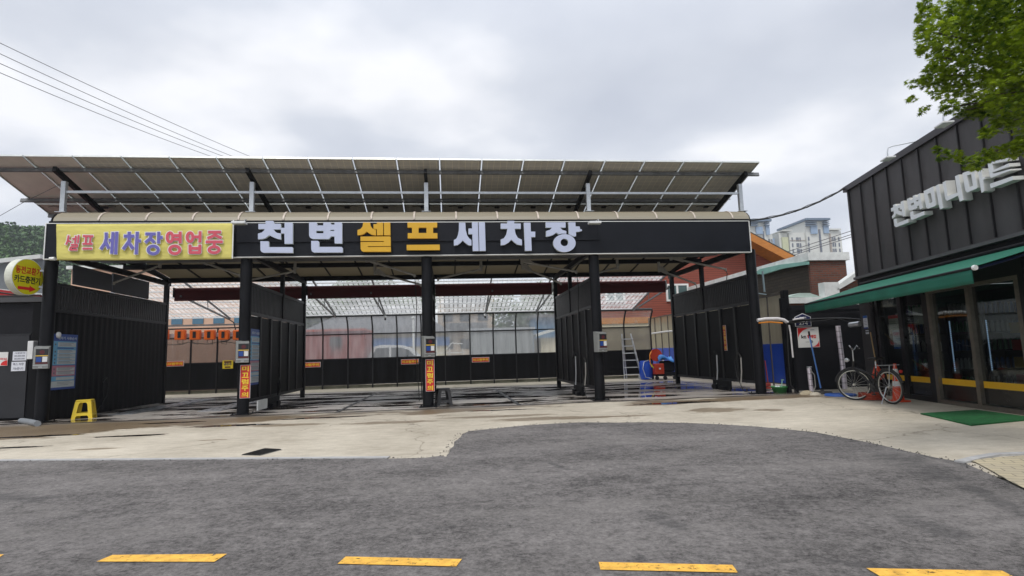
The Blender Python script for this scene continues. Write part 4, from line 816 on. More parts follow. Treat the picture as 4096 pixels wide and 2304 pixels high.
# ------------------------------------------------------------------ round yellow sign on the first column
cx, cz, rr = -9.76, 3.13, .385
nx = V((.94, .34, 0)).normalized(); ny = V((.50, -.866, 0)).normalized()
pc = at(110, 1108, Y=-.35); ny = V((.9925, -.122, 0)).normalized(); nx = V((.122, .9925, 0)).normalized()
t = thing('round_sign', 'round yellow lightbox sign with red and black Korean lettering and a red arrow', 'sign', pc)
def disc(r, d0, d1, n=40): 
    mb = MB(); a_ = [pc+nx*(r*math.cos(2*math.pi*i/n))+V((0, 0, r*math.sin(2*math.pi*i/n)))+ny*d0 for i in range(n)]
    mb.prism([a_], ny*(d1-d0)); return mb
RS = at(110, 1036, Y=-.35).z-pc.z
mesh('drum', disc(RS*.99, -.15, -.002), mat('tiled_white_drum', (.68, .70, .60), .5, 0, .2, 4), t)
mesh('rim', disc(RS, -.001, .012), M['whitew'], t)
fy = mat('round_sign_yellow', (.66, .60, .01), .45, 0, .06, 3); mesh('face', disc(RS*.965, .013, .017), fy, t)
nn_ = nx.cross(V((0, 0, 1)))
o_ = pc-nx*.0
fr_, fk_ = mat('sign_red_ink', (.52, .03, .01), .5), mat('sign_black_ink', (.02, .02, .015), .5)
mesh('lettering', text('동전교환기', pc-nx*(RS*.80)+V((0, 0, RS*.13)), nx, (0, 0, 1), RS*1.58, RS*.42, .003, .018, .03), fr_, t)
mesh('lettering', text('카드충전기', pc-nx*(RS*.85)+V((0, 0, -RS*.36)), nx, (0, 0, 1), RS*1.62, RS*.40, .003, .018, .03), fk_, t)
mb = MB(); ar = [(-.6, -.72), (-.6, -.56), (.12, -.56), (.12, -.46), (.52, -.64), (.12, -.82), (.12, -.72)]; mb.prism([[pc+nx*(a*RS)+V((0, 0, b*RS))+ny*.018 for a, b in ar]], ny*.002); mesh('arrow', mb, kred, t)
mb = MB(); 
for dz in (.18, -.18): mb = MB(); mb.bar(pc+nx*RS*.6+V((0, 0, dz))-ny*.05, V((-9.50, .02, pc.z+dz)), .03, .04); mesh('bracket', mb, M['galv'], t)
# ------------------------------------------------------------------ instruction posters
pbl = mat('poster_blue', (.02, .07, .32), .35, 0, .08, 3); plb = mat('poster_light_blue', (.14, .40, .62), .35); ppk = mat('poster_pink', (.48, .20, .27), .35); ppw = mat('poster_panel_white', (.52, .57, .58), .4, 0, .05, 4)
def poster(label, x, ys, zs, s):
    """lies on a wall facing +x; ys = near,far"""
    y0, y1 = ys; z0, z1 = zs; w, h = y1-y0, z1-z0
    t = thing('instruction_board', label, 'poster', (x, (y0+y1)/2, z0)); mb = MB(); mb.box(x, x+s*.008, y0, y1, z0, z1) if s > 0 else mb.box(x-.008, x, y0, y1, z0, z1); mesh('sheet', mb, pbl, t)
    def blk(nm, a, b, c, d, m_, k=1):
        mb = MB(); xa, xb = x+s*(.0085+.001*k), x+s*(.0094+.001*k); mb.box(min(xa, xb), max(xa, xb), y0+w*a, y0+w*b, z0+h*c, z0+h*d); return mesh(nm, mb, m_, t)
    blk('upper_section', .05, .95, .44, .87, plb); blk('middle_section', .05, .95, .24, .43, ppk); blk('lower_section', .05, .95, .155, .235, plb); blk('footer', .05, .95, .04, .15, ppw, 2)
    for c, d in ((.77, .85), (.65, .71), (.585, .64), (.52, .575), (.455, .51), (.335, .395), (.265, .325), (.17, .22)): blk('text_block', .22 if s > 0 else .05, .93 if s > 0 else .78, c, d, ppw, 2)
    blk('heading_bar', .2, .85, .735, .755, pbl, 2)
    ml = MB()
    for c, d in ((.77, .85), (.65, .71), (.585, .64), (.52, .575), (.455, .51), (.335, .395), (.265, .325), (.055, .14)):
        for r_ in (.25, .55, .82):
            zz = z0+h*(c+(d-c)*r_); e_ = random.uniform(.7, .9); xa, xb = x+s*.0117, x+s*.0122; ml.box(min(xa, xb), max(xa, xb), y0+w*.27, y0+w*e_, zz, zz+h*.006)
    mesh('small_print', ml, ink, t)
    for c in (.81, .68, .61, .545, .48, .365, .295):
        mb = MB(); mb.lathe([(.022*h/1.2, 0), (.022*h/1.2, .002)], (x+s*.011, y0+w*.13, z0+h*c), 12, 'x'); mesh('bullet', mb, mat('bullet_grey', (.12, .16, .2), .4), t)
    ux = V((0, s, 0)); mesh('lettering', text('세차기 사용순서', (x, y0+w*.2 if s > 0 else y1-w*.05, z0+h*.9), ux, (0, 0, 1), w*.75, h*.055, .001, .011, .03), mat('poster_lettering', (.45, .52, .62), .4), t)
    return t
poster('tall blue instruction poster with a round white lamp at its corner, on the left wall', -9.355, (.07, .92), (.67, 1.90), 1)
p = at(232, 1340, X=-9.33); t = thing('wall_lamp', 'round white knob at the top corner of the left blue poster', 'lamp', p); mb = MB(); mb.lathe([(.07, 0), (.065, .03), (.03, .05), (.001, .055)], p, 16, 'x'); mesh('cover', mb, M['white'], t)
a, b = at(998, 1320, X=-5.26), at(1036, 1530, X=-5.26)
poster('blue instruction poster on the partition behind the second column', -5.269, (.2, 1.05), (.62, 1.92), 1)
# ------------------------------------------------------------------ stools
def stool(label, cat_, x, y, m_, rz, s=1.0, dark=False):
    t = thing('plastic_stool', label, cat_, (x, y, 0)); h = .385*s; top = .135*s; bot = .185*s
    mb = MB(); a = [V((i*top, j*top, h)) for i, j in ((-1, -1), (1, -1), (1, 1), (-1, 1))]
    mb.box(-top, top, -top, top, h-.03*s, h); seat = mesh('seat', mb, m_, t, bevel=.012, local=True)
    sidep = []
    for k in range(4):
        A, B = a[k], a[(k+1) % 4]; n0 = ((A+B)/2); n0.z = 0; n0.normalize(); tn = (B-A).normalized()
        def P(u, z):  # u -1..1 across, z height
            f = 1-z/h; half = top+(bot-top)*f; return n0*half+tn*(u*half)+V((0, 0, z))
        hh = h-.03*s
        outer = [P(-1, 0), P(-.62, 0), P(-.6, .10*h), P(-.5, .17*h), P(.5, .17*h), P(.6, .10*h), P(.62, 0), P(1, 0), P(1, hh), P(-1, hh)]
        hole = [P(-.58, .32*h), P(.58, .32*h), P(.5, .78*h), P(.35, .86*h), P(-.35, .86*h), P(-.5, .78*h)]
        mb = MB(); mb.prism([outer, hole], -n0*.006); mesh('leg_panel', mb, m_, t, local=True)
    t.rotation_euler = (0, 0, rz); return t
yel = mat('yellow_plastic', (.80, .58, .03), .4, 0, .08, 6); 
stool('yellow plastic stool on the wet floor by the left wall', 'stool', -8.93, .62, yel, .30, 1.08)
stool('dark grey plastic stool behind the middle column', 'stool', -.86, .42, mat('dark_plastic', (.03, .03, .032), .5), .2, 1.02)
# ------------------------------------------------------------------ ladder against the rear wall
al = M['alu']; t = thing('folding_ladder', 'aluminium folding ladder leaning at the rear wall of the fourth bay', 'ladder', (6.75, 9.3, 0))
def LP(px, py, Y=9.35): return at(px, py, Y=Y)
zt = 1.85
for (a, b, c, d) in (((6.42, 9.4, 0), (6.42, 9.45, zt), .05, 0), ((7.05, 9.0, 0), (6.80, 9.45, zt), .05, 0)):
    mb = MB(); mb.bar(a, b, .05, .03); mesh('rail', mb, al, t)
for (a, b) in (((6.55, 9.5, 0), (6.47, 9.5, 1.6)), ((7.2, 9.55, 0), (6.84, 9.5, 1.6))):
    mb = MB(); mb.bar(a, b, .04, .03); mesh('rail', mb, al, t)
for i in range(6):
    z = .18+i*.29; x1 = 7.05-.25*z/zt; mb = MB(); mb.bar((6.40, 9.38, z), (x1+.03, 9.02+.4*z/zt, z), .06, .035); mesh('rung', mb, al, t)
mb = MB(); mb.box(6.9, 7.1, 8.95, 9.1, 0, .14); mesh('foot', mb, M['galv'], t, bevel=.02)
# ------------------------------------------------------------------ pressure-washer cart with reel
cp = at(2640, 1520, Z=0); cx_, cy2 = 7.55, 7.9
t = thing('hose_reel', 'orange-red hose reel with orange hose on the blue-covered cart', 'hose reel', (7.25, 8.0, .9))
org = mat('reel_red', (.48, .045, .014), .45, 0, .1, 5); oh = mat('orange_hose', (.85, .30, .03), .4)
mb = MB(); mb.lathe([(.24, -.14), (.24, -.125)], (7.25, 8.0, .95), 24, 'y'); mb.lathe([(.24, .125), (.24, .14)], (7.33, 8.0, .95), 24, 'y'); mb.lathe([(.10, -.124), (.10, .124)], (7.25, 8, .95), 16, 'y'); mesh('drum', mb, org, t)
mb = MB()
for i in range(7): mb.tube([(7.25+.17*math.cos(a*math.pi/8), 7.9+i*.032, .95+.17*math.sin(a*math.pi/8)) for a in range(16)], .016, 6, closed=True)
mb.tube([(7.05, 7.8, 1.1), (6.95, 7.75, .95), (6.93, 7.7, .7), (6.98, 7.7, .5)], .016, 6); mesh('hose', mb, oh, t)
t = thing('washer_cart', 'black wheeled washer cart with a red box and blue tank by the rear corner', 'cart', (7.45, 8.0, 0))
mb = MB(); mb.box(7.15, 7.95, 7.75, 8.3, .14, .30); mb.box(7.5, 7.95, 7.8, 8.3, .31, .72); mesh('body', mb, M['black'], t, bevel=.03)
mb = MB(); mb.box(7.12, 7.48, 7.70, 8.0, .22, .62); rb_ = mesh('red_box', mb, org, t, bevel=.02); mb = MB(); mb.box(7.27, 7.34, 7.69, 7.699, .40, .46); mesh('label_plate', mb, M['white'], rb_)
mb = MB(); mb.lathe([(.22, .02), (.26, .2), (.26, .6), (.22, .74)], (6.95, 8.25, 0), 20); mesh('tank', mb, blue, t)
for x, y in ((7.18, 7.72), (7.48, 7.66), (7.9, 7.74), (7.2, 8.3)): mb = MB(); mb.lathe([(.075, -.03), (.075, .03)], (x, y, .076), 14, 'y'); mesh('wheel', mb, jb, t)
mb = MB(); mb.tube([(7.0, 8.05, .76), (6.78, 7.95, .70), (6.7, 7.9, .45), (6.78, 7.85, .12), (7.0, 7.8, .06)], .016, 6); mesh('grey_hose', mb, M['galv'], t)
mb = MB(); mb.tube([(6.93, 7.72, .64), (7.06, 7.68, .45)], .025, 8, r2=.012); mesh('lance', mb, mat('lime', (.5, .75, .05), .4), t)
mb = MB()
def tarp(u, v):
    x = 7.28+.62*u; y = 7.72+.5*v; z = .86+.07*math.sin(u*5+v*2)+.04*math.sin(v*9+u*3); 
    if v < .12: z -= .14*(1-v/.12)
    if u < .06: z -= .06
    return V((x, y, z))
mb.grid(tarp, 20, 14); o = one('tarpaulin', 'crumpled bright blue tarpaulin over the washer cart', 'tarpaulin', mb, mat('blue_tarp', (.06, .24, .62), .45, 0, .15, 3, .3, 10), base=(7.6, 8, .8)); o.modifiers.new('s', 'SOLIDIFY').thickness = .01
mb = MB(); mb.tube([at(*q, X=8.36) for q in ((2596, 1336), (2630, 1331), (2665, 1326), (2700, 1324), (2760, 1318))], .035, 8); mb.tube([at(2594, 1337, X=8.3), at(2588, 1370, X=8.3), at(2586, 1410, X=8.3), (8.25, 9.2, .6)], .018, 6); one('water_pipe', 'white insulated water pipe along the side screen behind the cart', 'pipe', mb, M['white'], base=(8.36, 8, 1.7))
# ------------------------------------------------------------------ clutter to the right of the canopy
kwall = thing('boundary_wall', 'black sheet boundary wall behind the bicycle', 'wall', (9.5, -.15, 0))
mb = MB(); mb.box(7.78, 9.02, -.19, -.14, .05, 1.96); mb.box(9.03, 12, .3, .35, .05, 1.96); mesh('panel', mb, dkw, kwall)
mb = MB(); mb.box(7.72, 7.78, -.22, -.12, 0, 2.1); mb.box(7.6, 7.68, -.1, .0, 0, 2.35); mb.box(7.78, 10.2, -.20, -.13, 1.965, 2.03); mesh('frame', mb, M['black'], kwall)
mb = MB(); mb.box(8.6, 11, 1.2, 1.3, 0, 2.25); one('rear_fence', 'dark sheet fence behind the boundary wall', 'fence', mb, dkw, base=(9.9, 1.2, 0))
# KT poster
p, q = at(3194, 1391, Y=-.2), at(3272, 1308, Y=-.2); w, h = q.x-p.x, q.z-p.z; t = thing('poster', 'white board with red corners and black and red lettering on the black wall', 'poster', p)
Yk = -.20; mb = MB(); mb.box(p.x, q.x, Yk-.008, Yk, p.z, q.z); mesh('sheet', mb, kw, t)
def corner(x0, z0, sx, sz, a, b):
    pts = [V((x0, Yk-.0095, z0)), V((x0+sx*a, Yk-.0095, z0))]+[V((x0+sx*a*(1-math.sin(f)), Yk-.0095, z0+sz*b*(1-math.cos(f)))) for f in (.35, .7, 1.05, 1.4)]+[V((x0, Yk-.0095, z0+sz*b))]
    mb = MB(); mb.prism([pts], (0, .001, 0)); return mb
mesh('red_corner', corner(p.x+.012, q.z-.012, 1, -1, w*.7, h*.55), kred, t); mesh('red_corner', corner(q.x-.012, p.z+.012, -1, 1, w*.4, h*.36), kred, t)
mesh('lettering', text('kt', (p.x+w*.16, Yk-.009, p.z+h*.45), (1, 0, 0), (0, 0, 1), w*.24, h*.17, .002, .001, .03), mat('ink_black', (.015, .015, .015), .5), t)
mesh('lettering', text('텔레캅', (p.x+w*.45, Yk-.009, p.z+h*.45), (1, 0, 0), (0, 0, 1), w*.42, h*.17, .002, .001, .04), kred, t)
mb = MB(); mb.lathe([(.04, -.001), (.04, 0)], (p.x+w*.62, Yk-.009, p.z+h*.28), 14, 'y'); mesh('emblem', mb, ink, t)
for a_, b_, c_, d_ in ((.35, .52, .26, .28), (.62, .8, .86, .88)): mb = MB(); mb.box(p.x+w*a_, p.x+w*b_, Yk-.0095, Yk-.0085, p.z+h*c_, p.z+h*d_); mesh('small_print', mb, ink, t)
# house number plate
a = at(3180, 1307, Y=-.2); b = at(3247, 1300, Y=-.2); x0, x1 = at(3179, 1280, Y=-.22).x, at(3244, 1280, Y=-.22).x; z0 = at(3215, 1306, Y=-.22).z; z1 = at(3212, 1253, Y=-.22).z
t = thing('house_number_plate', 'navy pentagon house number plate reading 274 with a white edge', 'sign', (x0, -.21, z0)); xm = (x0+x1)/2; hz = z1-z0
def pent(o, e_): return [V((x0+e_, o, z0+e_)), V((x1-e_, o, z0+e_)), V((x1-e_, o, z0+hz*.72-e_*.4)), V((xm, o, z1-e_)), V((x0+e_, o, z0+hz*.72-e_*.4))]
mb = MB(); mb.prism([pent(-.222, 0)], (0, .012, 0)); mesh('border', mb, M['white'], t); mb = MB(); mb.prism([pent(-.225, .018)], (0, .002, 0)); mesh('plate', mb, mat('navy', (.015, .02, .09), .4), t)
mesh('lettering', text('274', (x0+(x1-x0)*.22, -.226, z0+hz*.10), (1, 0, 0), (0, 0, 1), (x1-x0)*.56, hz*.30, .002, .001, .03), M['white'], t)
mesh('lettering', text('천변로', (x0+(x1-x0)*.28, -.226, z0+hz*.60), (1, 0, 0), (0, 0, 1), (x1-x0)*.44, hz*.14, .002, .001, .02), M['white'], t)
# pipes
wp = mat('pipe_insulation', (.68, .66, .66), .45, 0, .12, 12, .2, 25)
mb = MB(); mb.tube([at(*q, Y=-.3) for q in ((3030, 1281), (3060, 1276), (3110, 1275), (3135, 1280), (3150, 1290))], .042, 10); o = one('insulated_pipe', 'white wrapped pipe crossing in front of the translucent screen', 'pipe', mb, wp, base=(7.4, -.3, 1.8))
mb = MB(); mb.tube([at(*q, Y=-.3) for q in ((3035, 1292), (3075, 1288), (3130, 1292))], .018, 8); one('orange_hose', 'orange hose under the white wrapped pipe', 'hose', mb, oh, base=(7.4, -.3, 1.7))
mb = MB(); mb.tube([at(*q, Y=-.3) for q in ((3148, 1288), (3200, 1283), (3260, 1277), (3340, 1274), (3400, 1276), (3440, 1280))], .03, 8); mb.tube([at(*q, Y=-.33) for q in ((3148, 1292), (3210, 1290), (3300, 1282), (3345, 1274), (3395, 1288), (3440, 1284))], .014, 6); one('cable_bundle', 'black wrapped pipe and cables running across above the poster', 'cable', mb, jb, base=(8.2, -.3, 1.75))
mb = MB(); mb.tube([at(*q, Y=-.34) for q in ((3172, 1279), (3195, 1275), (3215, 1273))], .022, 8); one('pipe_wrap', 'short white sleeve on the black pipe over the number plate', 'pipe', mb, wp, base=(8, -.3, 1.8))
mb = MB(); mb.tube([at(3148, 1290, Y=-.4), at(3150, 1350, Y=-.4), at(3155, 1450, Y=-.4), at(3163, 1540, Y=-.4), at(3190, 1575, Y=-.5)], .013, 6); one('hanging_cable', 'thin dark cable hanging down beside the black posts', 'cable', mb, jb, base=(7.6, -.4, 1))
mb = MB(); mb.tube([at(3156, 1300, Y=-.3), at(3162, 1330, Y=-.3), at(3172, 1430, Y=-.3)], .02, 8); one('downpipe', 'pale vertical pipe left of the poster', 'pipe', mb, wp, base=(7.7, -.3, 1.2))
def foilpipe(label, pts, r, Y):
    P = [at(*q, Y=Y) for q in pts]; t = thing('insulated_pipe', label, 'pipe', P[-1]); mb = MB(); mb.tube(P, r, 12); mesh('pipe', mb, mat('foil_wrap', (.70, .64, .70), .3, .35, .15, 9, .5, 14), t)
    n = int((P[-1]-P[0]).length/.13)
    for i in range(1, n): c = P[0].lerp(P[-1], i/n); mb = MB(); mb.tube([c, c+V((0, 0, .008))], r+.003, 12); mesh('tie', mb, jb, t)
foilpipe('tall foil-wrapped vertical pipe with dark ties behind the bicycle', ((3351, 1303), (3367, 1430), (3380, 1555)), .055, -.5)
foilpipe('short foil-wrapped standpipe with a tap on top', ((3236, 1472), (3241, 1520), (3247, 1566)), .05, -.55)
p = at(3237, 1468, Y=-.55); mb = MB(); mb.tube([p-V((.06, 0, 0)), p+V((.06, 0, 0))], .012, 6); mb.tube([p, p-V((0, 0, .06))], .02, 8); one('tap', 'metal tap on the short standpipe', 'tap', mb, M['alu'], base=tuple(p))
mb = MB(); mb.tube([at(*q, Y=-.6) for q in ((3240, 1478), (3258, 1500), (3262, 1545), (3250, 1580), (3225, 1585), (3195, 1582))], .012, 6); one('hose', 'thin grey hose looping from the standpipe tap to the ground', 'hose', mb, bo, base=(8, -.6, 0))
mb = MB(); mb.tube([at(3400, 1300, Y=-.6), at(3440, 1295, Y=-.9)], .06, 12); one('flue_pipe', 'short shiny flue pipe sticking out beside the shop corner', 'pipe', mb, M['alu'], base=(9, -.7, 1.7))
mb = MB(); mb.tube([at(3235, 1325, Y=-.45), at(3238, 1345, Y=-.45)], .022, 8); g_ = MB(); P0, P1 = at(3238, 1345, Y=-.45), at(3283, 1552, Y=-.62); g_.tube([P0, P1], .017, 8)
t = thing('mop', 'blue-handled mop leaning on the wall in front of the poster', 'mop', (P1.x, P1.y, 0)); mesh('grip', mb, M['black'], t); mesh('handle', g_, mat('blue_handle', (.10, .26, .66), .4), t)
mb = MB(); mb.lathe([(.03, .09), (.05, .06), (.2, .05), (.23, .0)], (P1.x+.03, P1.y, 0), 18); mesh('mop_head', mb, mat('grey_mop', (.07, .065, .06), .9, 0, .3, 12, .6, 30), t)
# basin, trolley, stones, disc
p = at(3112, 1568, Z=0); t = thing('washing_basin', 'green plastic basin with a cloth in it beside the right column', 'basin', (7.52, .15, 0)); gp = mat('green_plastic', (.05, .26, .07), .4, 0, .1, 6)
mb = MB(); mb.lathe([(.15, 0), (.19, .12), (.215, .15), (.225, .15), (.222, .135), (.2, .12), (.16, .012), (.001, .012)], (7.52, .15, 0), 24, caps=False); mesh('bowl', mb, gp, t)
mb = MB(); mb.grid(lambda u, v: V((7.42+.18*u, .08+.14*v, .12+.03*math.sin(u*6)+.02*math.sin(v*7))), 8, 8); mesh('cloth', mb, paper, t)
mb = MB(); mb.tube([(7.6, .2, .12), (7.72, .35, .3)], .012, 6); mb.box(7.70, 7.76, .33, .37, .28, .31); one('brush', 'pale green brush leaning in the basin', 'brush', mb, mat('mint', (.25, .45, .38), .5), base=(7.6, .2, .12))
t = thing('trolley', 'small faded red trolley between the right column and the blue panel', 'trolley', (7.55, .75, 0)); rt = mat('faded_red', (.35, .05, .04), .6)
mb = MB(); mb.box(7.38, 7.62, .7, .9, .12, .2); mb.box(7.38, 7.62, .7, .9, .05, .11); mesh('base', mb, rt, t, bevel=.01); mb = MB(); mb.tube([(7.6, .8, .2), (7.56, .8, .78), (7.40, .8, .79)], .015, 6); mesh('handle', mb, rt, t)
def rock(label, px, py, s, m_):
    p = at(px, py, Z=0); mb = MB(); rr_ = random.Random(px); mb.grid(lambda u, v: V((p.x+s*math.cos(u*6.2832)*math.sin(v*1.57)*(1+.15*math.sin(u*12)), p.y+s*.7*math.sin(u*6.2832)*math.sin(v*1.57), s*.42*math.cos(v*1.57)*(1+.1*math.sin(u*19)))), 20, 6); one('stone', label, 'stone', mb, m_, base=(p.x, p.y, 0))
stn = mat('tan_stone', (.42, .36, .25), .85, 0, .2, 5, .4, 15); rock('larger tan stone at the foot of the standpipe', 3228, 1577, .20, stn); rock('smaller pale stone right of the standpipe', 3262, 1580, .15, mat('pale_stone', (.55, .50, .40), .85, 0, .15, 5, .4, 15)); rock('pale stone under the tall foil pipe', 3384, 1563, .2, MATS['pale_stone'])
p = at(3362, 1583, Z=0); mb = MB(); mb.lathe([(.001, .045), (.30, .045), (.32, .03), (.32, .0)], (p.x, p.y, 0), 28, caps=False); one('drum_lid', 'round blue plastic lid lying on the ground before the bicycle', 'lid', mb, mat('lid_blue', (.04, .13, .48), .45, 0, .1, 5), base=(p.x, p.y, 0))
# ------------------------------------------------------------------ mini-mart on the right
SO = V((9.07, -.87, 0)); SD = V((-.235, -.972, 0)); SNn = V((-.972, .235, 0)); ZU = V((0, 0, 1))
def SP(u, z, o=0): return SO+SD*u+SNn*o+ZU*z
def sbox(mb, u0, u1, z0, z1, o0, o1): return mb.obox(SP((u0+u1)/2, (z0+z1)/2, (o0+o1)/2), SD*((u1-u0)/2), SNn*((o1-o0)/2), ZU*((z1-z0)/2))
def spl(o=0): return (SO+SNn*o, SNn)
shop = thing('mini_mart', 'charcoal standing-seam shop building with glass front and yellow door stripe', 'shop', tuple(SP(3, 0)))
clad = mat('charcoal_cladding', (.072, .068, .070), .55, .1, .3, 2.5, .35, 220, .4, stretch=(1, 1, .35)); seam = mat('charcoal_seam_shadow', (.018, .017, .019), .5, .1)  # seams darker than the cladding: a shadow look put into their colour
mb = MB(); sbox(mb, 0, 10.5, 2.74, 4.86, -.10, 0); sbox(mb, 0, .1, 2.74, 4.86, -5, -.101); cw = mesh('cladding', mb, clad, shop)
mb = MB()
for i in range(18):
    u = .13+.575*i; sbox(mb, u-.012, u+.012, 2.76, 4.86, .001, .035)
mesh('seam', mb, seam, shop)
mb = MB(); sbox(mb, -.06, 10.5, 4.861, 4.99, -.15, .06); sbox(mb, -.06, .02, 4.861, 4.99, -5, -.151); mesh('roof_trim', mb, mat('roof_trim', (.030, .026, .030), .4, .2, .2, 3), shop)
mb = MB(); sbox(mb, 0, 10.5, 2.68, 2.738, -.10, .05); mesh('drip_trim', mb, mat('grey_trim', (.12, .12, .125), .5, .2), shop)
mb = MB(); sbox(mb, 0, 10.5, 2.45, 2.679, -.14, -.04); mesh('header', mb, M['black'], shop)
mb = MB(); sbox(mb, 0, .52, 0, 2.45, -.12, -.02)
for z in (.35, 1.1, 1.42, 2.1): sbox(mb, .02, .50, z, z+.02, -.019, -.005)
mesh('pilaster', mb, mat('grey_pilaster', (.045, .043, .044), .6, 0, .15, 3, .2, 100), shop)
glass = bpy.data.materials.new('shop_glass'); glass.use_nodes = True; t_ = glass.node_tree; t_.nodes.clear()
o_ = nd(t_, 'ShaderNodeOutputMaterial'); mi_ = nd(t_, 'ShaderNodeMixShader'); tr_ = nd(t_, 'ShaderNodeBsdfTransparent'); gl_ = nd(t_, 'ShaderNodeBsdfGlossy'); lw2 = nd(t_, 'ShaderNodeLayerWeight'); lw2.inputs[0].default_value = .5; pw2 = nd(t_, 'ShaderNodeMath', operation='POWER'); pw2.inputs[1].default_value = 4.0; t_.links.new(lw2.outputs[1], pw2.inputs[0]); fr2 = nd(t_, 'ShaderNodeMath', operation='MULTIPLY_ADD'); t_.links.new(pw2.outputs[0], fr2.inputs[0]); fr2.inputs[1].default_value = .9; fr2.inputs[2].default_value = .045
tr_.inputs[0].default_value = (.80, .83, .81, 1); gl_.inputs[0].default_value = (.8, .85, .85, 1); gl_.inputs[1].default_value = .04
nz_ = nd(t_, 'ShaderNodeTexNoise'); nz_.inputs['Scale'].default_value = 2.2; bp_ = nd(t_, 'ShaderNodeBump'); bp_.inputs['Strength'].default_value = .05; bp_.inputs['Distance'].default_value = .05
t_.links.new(nz_.outputs[0], bp_.inputs['Height']); t_.links.new(bp_.outputs[0], gl_.inputs['Normal'])
t_.links.new(fr2.outputs[0], mi_.inputs[0]); t_.links.new(tr_.outputs[0], mi_.inputs[1]); t_.links.new(gl_.outputs[0], mi_.inputs[2]); t_.links.new(mi_.outputs[0], o_.inputs[0])
blk_ = mat('shop_frame_black', (.012, .012, .013), .3, .2, .2, 5); brz = mat('bronze_door_frame', (.20, .18, .15), .35, .6, .2, 8, .1, 30); ystr = mat('yellow_stripe', (.72, .40, .012), .4, 0, .05, 5)
mb = MB()
for u, w in ((.60, .07), (.80, .05), (1.72, .07), (2.62, .09)): sbox(mb, u-w, u+w, 0, 2.45, -.14, .0)
sbox(mb, .7, 2.7, 0, .10, -.12, -.005); mesh('window_frame', mb, blk_, shop)
mb = MB()
for u in (2.76, 3.87, 5.00): sbox(mb, u-.045, u+.045, .02, 2.06, -.10, .012)
sbox(mb, 2.71, 5.05, 2.061, 2.12, -.10, .012); sbox(mb, 2.71, 5.05, 0, .075, -.10, .012); mesh('door_frame', mb, brz, shop)
mb = MB(); sbox(mb, 5.06, 5.16, 0, 2.45, -.14, .02); sbox(mb, 2.71, 5.059, 2.121, 2.449, -.12, -.02); mesh('window_frame', mb, blk_, shop)
mb = MB(); sbox(mb, 7.5, 7.6, 0, 2.45, -.14, .0); mesh('window_frame', mb, blk_, shop)
mb = MB(); sbox(mb, 10.3, 10.5, 0, 2.45, -.14, 0); mesh('window_frame', mb, blk_, shop)
for i, (u0, u1) in enumerate(((.87, 1.65), (1.79, 2.53), (2.81, 3.82), (3.92, 4.95), (5.17, 7.49), (7.61, 10.29))):
    nm = 'door_pane' if i in (2, 3) else 'window_pane'
    mb = MB(); sbox(mb, u0, u1, .09, 2.06 if i in (2, 3) else 2.44, -.060, -.052); pg = mesh(nm, mb, glass, shop)
    mb = MB(); sbox(mb, u0+.01, u1-.01, .355, .465, -.05, -.045); mesh('stripe', mb, ystr, pg)
    if i < 4:
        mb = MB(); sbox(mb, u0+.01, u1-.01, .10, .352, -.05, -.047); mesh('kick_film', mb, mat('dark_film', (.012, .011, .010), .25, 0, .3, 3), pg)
# interior: dark room, shelves, fridges
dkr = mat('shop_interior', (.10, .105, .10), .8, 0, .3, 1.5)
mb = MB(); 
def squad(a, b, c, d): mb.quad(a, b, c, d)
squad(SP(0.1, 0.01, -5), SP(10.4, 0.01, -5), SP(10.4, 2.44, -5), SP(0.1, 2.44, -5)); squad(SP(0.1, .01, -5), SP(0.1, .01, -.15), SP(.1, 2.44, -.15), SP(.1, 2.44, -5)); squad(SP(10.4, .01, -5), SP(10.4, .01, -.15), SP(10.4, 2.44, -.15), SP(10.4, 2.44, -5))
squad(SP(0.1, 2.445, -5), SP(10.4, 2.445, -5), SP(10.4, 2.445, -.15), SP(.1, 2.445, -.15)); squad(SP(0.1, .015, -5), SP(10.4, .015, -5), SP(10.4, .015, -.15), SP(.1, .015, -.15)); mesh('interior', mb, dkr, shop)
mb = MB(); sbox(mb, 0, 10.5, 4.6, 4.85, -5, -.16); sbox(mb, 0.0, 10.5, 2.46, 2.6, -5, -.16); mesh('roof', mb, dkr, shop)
led = mat('fridge_light', (.45, .66, 1.0), .5, emit=.45)
frd = mat('fridge_body', (.05, .055, .06), .5); bott = [mat('bottles_blue', (.02, .07, .22), .3), mat('bottles_green', (.03, .14, .06), .3), mat('bottles_white', (.35, .36, .35), .4), mat('snack_red', (.30, .03, .02), .5), mat('snack_yellow', (.35, .22, .03), .5)]
for k, o0 in enumerate((-.42, -1.34, -2.07)):
    o1 = (-1.30, -2.03, -2.95)[k]
    t = thing('drinks_fridge', ('dim drinks fridge nearest the first door', 'drinks fridge with a bright blue light strip behind the first door', 'lit drinks fridge behind the second door')[k], 'fridge', tuple(SP(.7, .02, (o0+o1)/2))); mb = MB(); sbox(mb, .15, .2, .02, 2.0, o1, o0); sbox(mb, .201, 1.0, .02, 2.0, o1, o1+.03); sbox(mb, .201, 1.0, .02, 2.0, o0-.03, o0)
    for z in (.1, .5, .9, 1.3, 1.7, 1.97): sbox(mb, .201, .97, z, z+.025, o1+.031, o0-.031)
    mesh('body', mb, frd, t)
    if k:
        mb = MB()
        for i in range(26): z = .5+i*.042; sbox(mb, 1.001, 1.012, z, z+.026, o0-.03, o0-.012)
        mesh('light_strip', mb, led, t)
    for j, z in enumerate((.13, .53, .93, 1.33, 1.73)):
        mb = MB(); w = (o0-o1-.12)/7
        for b in range(7): mb.lathe([(.036, 0), (.036, .17), (.015, .24)], tuple(SP(.85, z+.005, o1+.1+w*b)), 8)
        mesh('bottles', mb, bott[(j+k) % 3], t)
